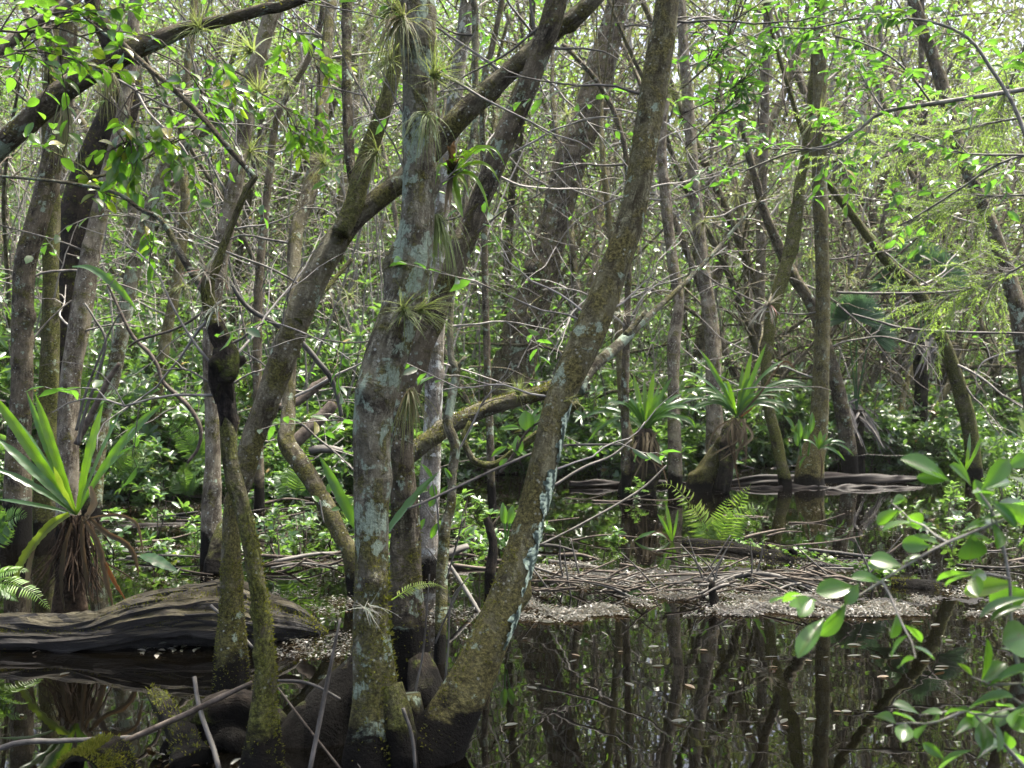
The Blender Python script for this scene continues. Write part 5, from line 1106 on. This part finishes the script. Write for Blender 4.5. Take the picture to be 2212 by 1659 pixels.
log_thing('sunken_log', 'second dark log lower in front of the right bank', 'log', [(1560, 1060, 8), (1700, 1055, 13), (1790, 1057, 11), (1850, 1054, 14), (2010, 1056, 6)], 14.4, 14.6, M['deadwood'], 20, .03, .35, knot=16)
log_thing('sunken_log', 'dark log floating behind the slanting trunk', 'log', [(1230, 1046, 10), (1330, 1047, 16), (1400, 1043, 15), (1490, 1046, 6)], 14.6, 14.9, M['deadwood'], 20, .03, .35, knot=14)
log_thing('sunken_log', 'dark log on the far water at left of the middle trunk', 'log', [(230, 1150, 22), (300, 1142, 26), (400, 1138, 18)], 10.6, 10.8, M['deadwood'], 16, .05, .15)
log_thing('peg_stump', 'small black peg standing at the edge of the debris', 'stump', [(1545, 1312, 26), (1542, 1290, 18), (1538, 1268, 14), (1540, 1256, 10)], 6.75, 6.8, M['bark_black'], 12, .01, .15)
log_thing('peg_stump', 'dark leaning peg on the creeper covered log', 'stump', [(1740, 1225, 26), (1725, 1205, 18), (1705, 1185, 13)], 8.6, 8.6, M['bark_black'], 12, .01, .1)
for k in range(70):
    x = g.uniform(180, 1100) if k < 48 else g.uniform(1180, 2250); y = g.uniform(1075, 1240); Y = wy(y); an = g.normal(0, .22); ln = g.uniform(40, 190) * 9 / Y
    b0 = P(x, y, Y); dv = np.array([math.cos(an), math.sin(an) * 1.5, 0]) * px(ln, Y)
    q = [b0 - dv / 2 + [0, 0, g.uniform(-.02, .05)], b0 + [0, 0, g.uniform(.0, .07)], b0 + dv / 2 + [0, 0, g.uniform(-.02, .12)]]
    mb = MB(); tube(mb, q, np.array([1, .8, .4]) * g.uniform(.006, .02), 6, .05, .08, rs=g, knot=2, tint=g.random())
    tag(mb.build('fallen_twig', M[g.choice(['stick', 'twig_dark', 'twig_dark'])], None, b0), 'fallen twig lying in the shallow middle water', 'twig', 'fallen twigs in the middle water')
# creeper on the log: small round leaves
mb = MB(); n = 420; x = g.uniform(1590, 1930, n); yc = 1190 + (x - 1560) * .19 + g.normal(0, 10, n); pos = np.array([P(a, b, c) for a, b, c in zip(x, yc - 14, 9.2 - (x - 1560) / 340 * 1.3)])
pos[:, 2] = np.maximum(pos[:, 2], .02)
leaves(mb, 'mid', pos, rdir(n) * [1, 1, .2], rdir(n) * .4 + [0, -.3, 1], g.uniform(.03, .06, n), g.uniform(.03, .05, n), g.uniform(.75, .96, n))
tag(mb.build('creeper_leaves', M['leaf_big']), 'tiny round yellow green creeper leaves along the low log', 'creeper', None, 'stuff')

# ------------------------------------------------------------ leaf litter
def litter(label, zones, seed, L=(.010, .032), name='leaf_litter'):
    g = np.random.default_rng(seed); mb = MB()
    for x0, x1, y0, y1, n, tilt, *tr in zones:
        Y0, Y1 = wy(y1), wy(y0)
        Y = g.uniform(Y0, Y1, n * 3); x = g.uniform(x0, x1, n * 3)
        f = np.sin(x * .009 + Y * 4.1 + seed) + .9 * np.sin(x * .021 - Y * 6.7) + .6 * np.sin(x * .05 + Y * 13)
        k = np.argsort(-f + g.normal(0, .35, n * 3))[:n]
        Y, x = Y[k], x[k]; X = (x - 1106) / F * Y
        z = np.maximum(ground_z(X, Y) + .02, 0.0) + g.uniform(.004, .012, n) + (g.random(n) < .25) * g.uniform(0, .03, n)
        pos = np.column_stack([X, Y, z]); up = np.column_stack([g.normal(0, tilt, n), g.normal(0, tilt, n), np.ones(n)])
        leaves(mb, 'mid', pos, np.column_stack([g.normal(size=n), g.normal(size=n), g.normal(0, .08, n)]), up, g.uniform(*L, n), g.uniform(*L, n) * .48, g.uniform(*(tr if tr else (0, 1)), n))
    return tag(mb.build(name, M['litter']), label, None, None, 'stuff')
litter('mat of wet fallen leaves floating along the debris bank', [(1120, 2300, 1288, 1332, 15000, .08), (1150, 1870, 1215, 1290, 6000, .2), (1080, 1260, 1326, 1345, 500, .1), (1930, 2300, 1262, 1300, 600, .3)], 2)
litter('thin rim of wet leaves along the water edge of the bank, coloured pale as sheen', [(1130, 2300, 1308, 1333, 5200, .06, .84, .985), (1090, 1300, 1326, 1342, 260, .05, .84, .98)], 3, (.012, .034))  # paler leaf tints paint in the light reflected along the front edge
litter('fallen leaves drifting between the trunks at left', [(560, 800, 1325, 1425, 900, .2), (560, 760, 1280, 1330, 300, .2), (640, 1010, 1225, 1400, 500, .15), (930, 1060, 1315, 1410, 350, .1)], 4)
litter('strips of floating leaves on the water at left', [(220, 520, 1140, 1262, 800, .12), (330, 480, 1060, 1140, 350, .12), (560, 800, 1090, 1260, 650, .12), (150, 460, 1080, 1140, 450, .15)], 5)
litter('strips of floating leaves on the far water', [(900, 1500, 1060, 1210, 550, .1), (1180, 1420, 1180, 1240, 200, .1), (1580, 2250, 1100, 1260, 900, .1), (1500, 2000, 1000, 1060, 500, .2), (1500, 2250, 985, 1100, 400, .15)], 6)
litter('dead leaves caught around the tree bases at the bottom', [(740, 940, 1560, 1680, 160, .5), (330, 620, 1560, 1660, 60, .4), (0, 460, 1380, 1420, 60, .3)], 7, (.03, .06))
lm_ = MB(); leaves(lm_, 'high', [(0, 0, 0)], [(1, 0, 0)], [(0, 0, 1)], .085, .032, .6)
lm_.v[0][:, 2] *= .15; lm2f = True
proto = lm_.build('floating_leaf', M['litter']); proto.data.name = 'floating_leaf'
lm2 = MB(); leaves(lm2, 'high', [(0, 0, 0)], [(1, 0, 0)], [(0, 0, 1)], .075, .034, .99); lm2.v[0][:, 2] *= .3; lm2_o = lm2.build('floating_leaf', M['litter'])
tag(proto, 'pale fallen leaf floating flat on the open reflecting water', 'leaf', 'fallen leaves on the open water')
tag(lm2_o, 'brown fallen leaf floating flat on the open reflecting water', 'leaf', 'fallen leaves on the open water')
spots = [(1200, 1367), (1235, 1415), (1230, 1432), (1265, 1380), (1270, 1386), (1155, 1480), (1160, 1490), (1335, 1410), (1275, 1478), (1320, 1480), (1350, 1476), (1435, 1440), (1400, 1400), (1510, 1406), (1600, 1400), (1610, 1420), (1592, 1424), (1620, 1426), (1632, 1440), (1680, 1443), (1575, 1468), (1595, 1520), (1705, 1521), (1700, 1555), (1740, 1557), (1690, 1570), (1610, 1590), (1850, 1372), (1870, 1375), (1830, 1395), (1850, 1397), (1755, 1430), (1790, 1421), (1830, 1419), (1880, 1418), (1920, 1420), (1785, 1462), (1920, 1463), (2010, 1430), (2020, 1442), (2040, 1448), (2030, 1350), (2060, 1385), (1800, 1539), (1840, 1539), (1870, 1540), (1980, 1541), (1930, 1568), (2040, 1570), (1755, 1391), (1745, 1540), (1680, 1420), (1140, 1380), (1110, 1420), (1170, 1345), (1480, 1480), (1450, 1560), (1560, 1356), (1650, 1358), (1720, 1365), (1995, 1345), (255, 1595), (130, 1460), (45, 1545), (700, 1600), (1090, 1570)]
for k, (x, y) in enumerate(spots):
    brown = k % 6 == 1
    o = (lm2_o if brown else proto) if k < 2 else (lm2_o if brown else proto).copy()
    if k >= 2: COL.objects.link(o)
    Y = wy(y); o.location = ((x - 1106) / F * Y, Y, .006); o.rotation_euler = (rng.normal(0, .06), rng.normal(0, .06), rng.normal(0, .5) + (math.pi if rng.random() < .5 else 0)); s = rng.uniform(.32, 1.0); o.scale = (s, s * rng.uniform(.8, 1.3), s)

# ------------------------------------------------------------ palmettos
def palmetto(label, base, Y, fans, trunk_h=.8):
    b = P(*base, Y); b[2] = max(ground_z(b[0], b[1]), 0); o = thing('fan_palm', label, 'palm', b)
    tm = MB(); tube(tm, [b - [0, 0, .2], b + [0, 0, trunk_h * .5], b + [0.02, 0, trunk_h]], [.14, .12, .13], 14, .05, .15, knot=8); tm.build('trunk', M['bark_black'], o)
    top = b + [0, 0, trunk_h]
    for (cx, cy), rad, a0, a1, nr in fans:
        c = P(cx, cy, Y - .3); mb = MB(); tube(mb, [top, (top + c) / 2 + [0, 0, .1], c], [.018, .013, .01], 6, .1, 0, cap=False)
        for an in np.linspace(R(a0), R(a1), 30):
            d = np.array([math.cos(an), nr[0] * math.sin(an * 2) * .3 - .12, math.sin(an)]); l = .66 * px(rad, Y) * rng.uniform(.9, 1.05)
            e = c + d * l; e[2] -= l * .06
            ribbon(mb, [c, c + d * l * .5, e], np.array([.25, 1, .05]) * l * .105, (0, -1, .3 + .2 * rng.normal()), .35, 0, rng.random(), .06, cols=3)
        mb.build('fan', M['palm'], o)
    for k in range(34):
        a = top + rng.normal(0, .12, 3); q = wander(a, (rng.normal(0, .8), rng.normal(0, .5) - .2, -.5), rng.uniform(.4, .9), 5, .12, rng, -.22)
        mb = MB() if k == 0 else mb; ribbon(mb, q, np.array([1, 1.6, 1.2, .9, .5, .2]) * .03, (0, -1, .3), .4, 0, rng.uniform(.2, .7), .08, cols=3)
    mb.build('dead_skirt', M['twig'], o)
palmetto('blue green fan palm standing highest in the right thicket', (1990, 930), 18.5, [((1985, 575), 125, 20, 165, (1, 0)), ((2025, 600), 105, -20, 120, (.6, 0)), ((1935, 610), 100, 60, 200, (.5, 0))], 2.3)
palmetto('fan palm with a grey dead skirt right of the swollen grey trunk', (1850, 900), 17.5, [((1850, 690), 105, -25, 130, (.5, 0)), ((1830, 690), 95, 60, 200, (.5, 0)), ((1880, 720), 90, -50, 70, (.5, 0))], 1.05)

# ------------------------------------------------------------ thicket: slim trees, shrubs, ferns as copies of a few kinds
TL = 'slim pale brown tree standing in the crowded sunlit thicket'
protos = [filler_proto(100 + k, h, r, 'low', nb, ln * 1.5, L * 1.2, W * 1.15, M[lm], M[bm_], lean=le) for k, (h, r, nb, ln, L, W, lm, bm_, le) in enumerate([
    (11, .10, 26, 900, .10, .045, 'leaf_canopy', 'bark_grey', .10), (9, .07, 22, 800, .09, .04, 'leaf_shrub', 'bark_grey', .22), (12, .13, 26, 900, .10, .045, 'leaf_canopy', 'bark_olive', .08),
    (8, .05, 22, 800, .09, .04, 'leaf_shrub', 'bark_dark', .3), (10, .08, 24, 1000, .10, .045, 'leaf_canopy', 'bark_grey', .15), (6, .035, 20, 800, .09, .04, 'leaf_shrub', 'bark_grey', .35), (7, .045, 20, 700, .085, .035, 'leaf_bay', 'bark_olive', .25)])]
g = np.random.default_rng(77)
NT = 130; used = set()
for k in range(NT):
    Y = 21 + 18 * (k / NT) ** 1.1 + g.uniform(0, 1.5)
    X = g.uniform(-.68, .68) * Y
    if Y < bank_y(X) + .4: Y = bank_y(X) + g.uniform(.4, 3)
    if X > 1.2 and Y < 29 and g.random() < .72: continue
    t = int(g.integers(len(protos))); z = float(ground_z(X, Y))
    if t not in used:
        used.add(t); o = protos[t]; o.location = (X, Y, z); o.rotation_euler = (0, 0, g.uniform(0, 6.28)); o['label'] = TL; o['group'] = 'slim trees crowding the thicket'
    else:
        dup(protos[t], (X, Y, z), g.uniform(0, 6.28), g.uniform(.75, 1.2), TL, 'slim trees crowding the thicket', (g.normal(0, .07), g.normal(0, .07)))
for t, o in enumerate(protos):
    if t not in used: o.location = (g.uniform(-9, 9), 30, .3); o['label'] = TL; o['group'] = 'slim trees crowding the thicket'
BT = 'nearly bare slim tree standing at the front of the thicket'
bare = [filler_proto(160 + k, h, r, 'low', 16, 130, .1, .045, M['leaf_shrub'], M[bm_], lean=le) for k, (h, r, bm_, le) in enumerate([(10, .085, 'bark_grey', .12), (9, .06, 'bark_olive', .2), (11, .11, 'bark_brown', .1), (8, .045, 'bark_grey', .3)])]
for k in range(85):
    Y = g.uniform(16, 25); X = g.uniform(-.6, .6) * Y; Y = max(Y, bank_y(X) + .4); t = k % 4; z = float(ground_z(X, Y))
    if k < 4:
        o = bare[t]; o.location = (X, Y, z); o['label'] = BT; o['group'] = 'bare slim trees at the front of the thicket'
    else: dup(bare[t], (X, Y, z), g.uniform(0, 6.28), g.uniform(.75, 1.25), BT, 'bare slim trees at the front of the thicket', (g.normal(0, .09), g.normal(0, .09)))
SL = 'glossy leaved evergreen shrub in the undergrowth on the far bank'
sh = [shrub_proto(300 + k, h, ns, ro, L, W, 'mid', M['leaf_shrub'], 'evergreen_shrub') for k, (h, ns, ro, L, W) in enumerate([(1.5, 11, 9, .16, .062), (1.1, 11, 8, .15, .064), (2.3, 12, 12, .165, .06), (.8, 10, 7, .14, .066), (3.8, 12, 16, .165, .06)])]
used = set(); NS = 299
for k in range(NS):
    Y = 13 + 10 * (k / NS) ** 1.2 + g.uniform(0, 1.2); X = g.uniform(-.62, .62) * Y
    if Y < bank_y(X) - .3: Y = bank_y(X) + g.uniform(-.3, 3)
    front = Y < bank_y(X) + (2 if X < 1 else 5)
    t = int(g.choice([1, 3, 3, 0])) if front else int(g.choice([0, 1, 2, 2, 4])); z = float(max(ground_z(X, Y), -.05))
    if t not in used:
        used.add(t); o = sh[t]; o.location = (X, Y, z); o['label'] = SL; o['group'] = 'evergreen shrubs on the far bank'
    else:
        dup(sh[t], (X, Y, z), g.uniform(0, 6.28), g.uniform(.75, 1.25), SL, 'evergreen shrubs on the far bank')
for t, o in enumerate(sh):
    if t not in used: o.location = (g.uniform(-5, 5), 24, .3); o['label'] = SL; o['group'] = 'evergreen shrubs on the far bank'
EL = 'low leafy bush overhanging the water along the far bank'
lowp = [shrub_proto(360 + k, h, ns, ro, L, W, 'mid', M['leaf_shrub'], 'bank_bush', 1.1) for k, (h, ns, ro, L, W) in enumerate([(.75, 14, 8, .12, .055), (.55, 12, 8, .11, .05), (1.0, 14, 10, .125, .052)])]
for k in range(290):
    X = g.uniform(-9.5, 12.5) if k < 110 else g.uniform(1.5, 13.5); Y = bank_y(X) + (g.uniform(-.6, 1.6) if k < 150 else g.uniform(0, 6)); t = k % 3; z = float(max(ground_z(X, Y), -.03))
    if k < 3:
        o = lowp[t]; o.location = (X, Y, z); o['label'] = EL; o['group'] = 'low bushes along the far bank'
    else: dup(lowp[t], (X, Y, z), g.uniform(0, 6.28), g.uniform(.75, 1.3), EL, 'low bushes along the far bank', (g.uniform(.0, .25), 0))
PL = 'small leafy seedling rising from the shallow middle water'
sdl = [shrub_proto(420 + k, h, 3, 3, L, W, 'mid', M['leaf_shrub'], 'seedling', .7) for k, (h, L, W) in enumerate([(.35, .085, .035), (.5, .09, .04), (.25, .08, .04)])]
for k in range(60):
    x = g.uniform(120, 1100) if k < 40 else g.uniform(1150, 2300); Y = wy(g.uniform(1070, 1215)); X = (x - 1106) / F * Y; t = k % 3
    if k > 2 and 1380 < x < 1800: continue
    if k < 3:
        o = sdl[t]; o.location = (X, Y, 0); o['label'] = PL; o['group'] = 'seedlings in the middle water'
    else: dup(sdl[t], (X, Y, 0), g.uniform(0, 6.28), g.uniform(.7, 1.4), PL, 'seedlings in the middle water')
FL = 'small wild fern in the ground cover of the far bank'
fp = [fern_proto(500 + k, 8, L, .15, tn, 'wild_fern', None, rs_) for k, (L, tn, rs_) in enumerate([(.8, .35, 1.0), (.6, .6, .8), (.9, .2, 1.1), (.7, .75, .9)])]
used = set(); NF = 120
for k in range(NF):
    X = g.uniform(-9, 11.5); Y = bank_y(X) + abs(g.normal(0, 2.2)) - .2
    t = int(g.integers(4)); z = float(max(ground_z(X, Y), -.02))
    if t not in used:
        used.add(t); o = fp[t]; o.location = (X, Y, z); o['label'] = FL; o['group'] = 'wild ferns on the far bank'
    else:
        dup(fp[t], (X, Y, z), g.uniform(0, 6.28), g.uniform(.7, 1.3), FL, 'wild ferns on the far bank')

# ground cover of low leaves on the bank, tangled twigs and vines, and the mass of forest farther off
mb = MB(); n = 80000; X = g.uniform(-16, 18, n); Y = bank_y(X) - .2 + g.exponential(6, n); hh = g.exponential(.3, n)
leaves(mb, 'low', np.column_stack([X, Y, np.maximum(ground_z(X, Y), 0) + .03 + hh]), rdir(n) * [1, 1, .5], rdir(n) * .5 + [0, 0, 1], g.uniform(.06, .13, n), g.uniform(.028, .055, n), g.uniform(0, 1, n))
tag(mb.build('ground_cover', M['leaf_shrub']), 'low leafy ground cover over the far bank', None, None, 'stuff')
mb = MB(); n = 34000; X = g.uniform(1.0, 15, n); Y = bank_y(X) + g.exponential(2.4, n) - .3
cl = np.sin(X * 2.3 + Y) + np.sin(X * 1.1 - Y * 1.9); hh = (.25 + .75 * g.random(n) ** 1.6) * (1.0 + .35 * cl) * (.35 + np.clip(Y - bank_y(X), 0, 3) * .4)
leaves(mb, 'low', np.column_stack([X, Y, np.maximum(ground_z(X, Y), 0) + np.maximum(hh * g.random(n), .02)]), rdir(n) * [1, 1, .4], rdir(n) * .5 + [0, -.25, 1], g.uniform(.06, .14, n), g.uniform(.02, .05, n), g.uniform(.3, .97, n))
tag(mb.build('bank_greenery', M['fern']), 'dense pale green ferny cover on the right bank', None, None, 'stuff')
mb = MB()
for k in range(4300):
    Y = g.uniform(12.5, 30); X = g.uniform(-.6, .6) * Y
    if Y < bank_y(X) - 1: continue
    z0 = max(float(ground_z(X, Y)), 0) + g.uniform(0, 1) * (.45 * Y + 1)
    q = wander((X, Y, z0), (g.normal(0, .7), g.normal(0, .3), g.normal(.25, .8)), g.uniform(.8, 3.0), 8, .2, g, -.02)
    tube(mb, q, np.linspace(1, .4, 9) * g.uniform(.003, .010), 4, .3, 0, cap=False, tint=g.random())
tag(mb.build('twig_tangle', M['twig']), 'tangle of bare grey twigs and vines through the thicket', None, None, 'stuff')
mb = MB()
for k in range(850):
    Y = g.uniform(13.5, 30); X = g.uniform(-.6, .6) * Y
    if Y < bank_y(X): continue
    q = wander((X, Y, max(float(ground_z(X, Y)), 0) - .1), (g.normal(0, .15), g.normal(0, .1), 1), g.uniform(3, 9), 9, .10, g, .02)
    tube(mb, q, np.linspace(1, .35, 10) * g.uniform(.008, .024), 5, .4, 0, cap=False, tint=g.random())
tag(mb.build('sapling_stems', M['twig']), 'crowd of thin grey sapling stems in the thicket', None, None, 'stuff')
mb = MB(); n = 300000; Y = g.uniform(18, 33, n); X = g.uniform(-.66, .66, n) * Y; zt = np.where(g.random(n) < .5, g.uniform(.1, 4.5, n), g.uniform(.3, 15, n)); lim = np.where(X > 1, .5 + np.maximum(Y - bank_y(X) - 1.5, 0) * .7, 1.8 + np.maximum(Y - 19, 0) * 1.5); zt = np.where(zt > lim, lim * g.random(n), zt)
cl = np.sin(X * 1.7 + Y * .9) + np.sin(X * .8 - Y * 1.6 + zt * 1.9) + np.sin(zt * 2.6 + X * 3.1 + Y)
k = cl > -.3 + g.normal(0, .5, n); X, Y, zt = X[k], Y[k], zt[k]; n = len(X)
leaves(mb, 'low', np.column_stack([X, Y, np.maximum(ground_z(X, Y), 0) + zt]), rdir(n), rdir(n) * .8 + [0, -.2, 1], g.uniform(.1, .2, n), g.uniform(.045, .085, n), g.uniform(0, .97, n))
tag(mb.build('thicket_foliage', M['leaf_shrub']), 'mass of small glossy leaves deep in the thicket', None, None, 'stuff')
mb = MB(); n = 260000; Y = g.uniform(33, 60, n); X = g.uniform(-.68, .68, n) * Y; zt = 1 + 25 * g.random(n)
cl = np.sin(X * .9 + Y * .5) + np.sin(X * .37 - Y * .8 + zt * .9) + np.sin(zt * 1.4 + X * 1.7)
k = cl > -1.3 + g.normal(0, .6, n) + np.maximum((zt - 1.5) / Y - .16, 0) * 7; X, Y, zt = X[k], Y[k], zt[k]; n = len(X); zt = np.where(g.random(n) < .35, g.uniform(.2, 6, n), zt)
leaves(mb, 'low', np.column_stack([X, Y, zt]), rdir(n), rdir(n) * .7 + [0, 0, 1], g.uniform(.2, .42, n), g.uniform(.1, .2, n), g.uniform(0, .95, n))
n = 150000; Y = g.uniform(60, 85, n); X = g.uniform(-.62, .62, n) * Y; zt = 38 * g.random(n) ** 1.1
cl = np.sin(X * .5 + Y * .3) + np.sin(X * .23 - Y * .4 + zt * .5) + np.sin(zt * .7 + X * .9)
k = cl > -1.5 + g.normal(0, .6, n) + np.maximum((zt - 1.5) / Y - .12, 0) * 7; X, Y, zt = X[k], Y[k], zt[k]; n = len(X)
leaves(mb, 'low', np.column_stack([X, Y, zt]), rdir(n), rdir(n) + [0, -.3, .7], g.uniform(.4, .9, n), g.uniform(.18, .4, n), g.uniform(0, .95, n))
fo = mb.build('far_woods', M['leaf_far']); tag(fo, 'far mass of pale green woods behind the thicket', None, None, 'stuff')
mb = MB()
for k in range(260):
    Y = g.uniform(33, 60); X = g.uniform(-.7, .7) * Y
    q = wander((X, Y, 0), (g.normal(0, .1), 0, 1), g.uniform(9, 18), 7, .06, g, .03); tube(mb, q, np.linspace(1, .3, 8) * g.uniform(.06, .2), 6, 1.0, 0, cap=False, tint=g.random())

for k in range(900):
    Y = g.uniform(30, 44); X = g.uniform(-.62, .62) * Y
    q = wander((X, Y, g.uniform(1, 17)), (g.normal(0, .8), g.normal(0, .3), g.normal(.5, .7)), g.uniform(2, 6), 7, .2, g, 0); tube(mb, q, np.linspace(1, .4, 8) * g.uniform(.012, .035), 4, .8, 0, cap=False, tint=g.random())
mb.build('far_trunks', M['twig'], fo)

# ------------------------------------------------------------ humid air
mb = MB()
x0, x1, y0, y1, z0, z1 = -450, 450, -250, 520, -3, 34
mb.add([(x0, y0, z0), (x1, y0, z0), (x1, y1, z0), (x0, y1, z0), (x0, y0, z1), (x1, y0, z1), (x1, y1, z1), (x0, y1, z1)],
       [[0, 3, 2, 1], [4, 5, 6, 7], [0, 1, 5, 4], [1, 2, 6, 5], [2, 3, 7, 6], [3, 0, 4, 7]])
m, n, l, out = newmat('haze')
pv = n.new('ShaderNodeVolumePrincipled')
pv.inputs['Color'].default_value = (0.93, 0.95, 0.90, 1); pv.inputs['Density'].default_value = HAZE; pv.inputs['Anisotropy'].default_value = 0.2
l.new(pv.outputs[0], out.inputs['Volume'])
tag(mb.build('haze', m), 'thin bright humid air between the trees', None, None, 'stuff')
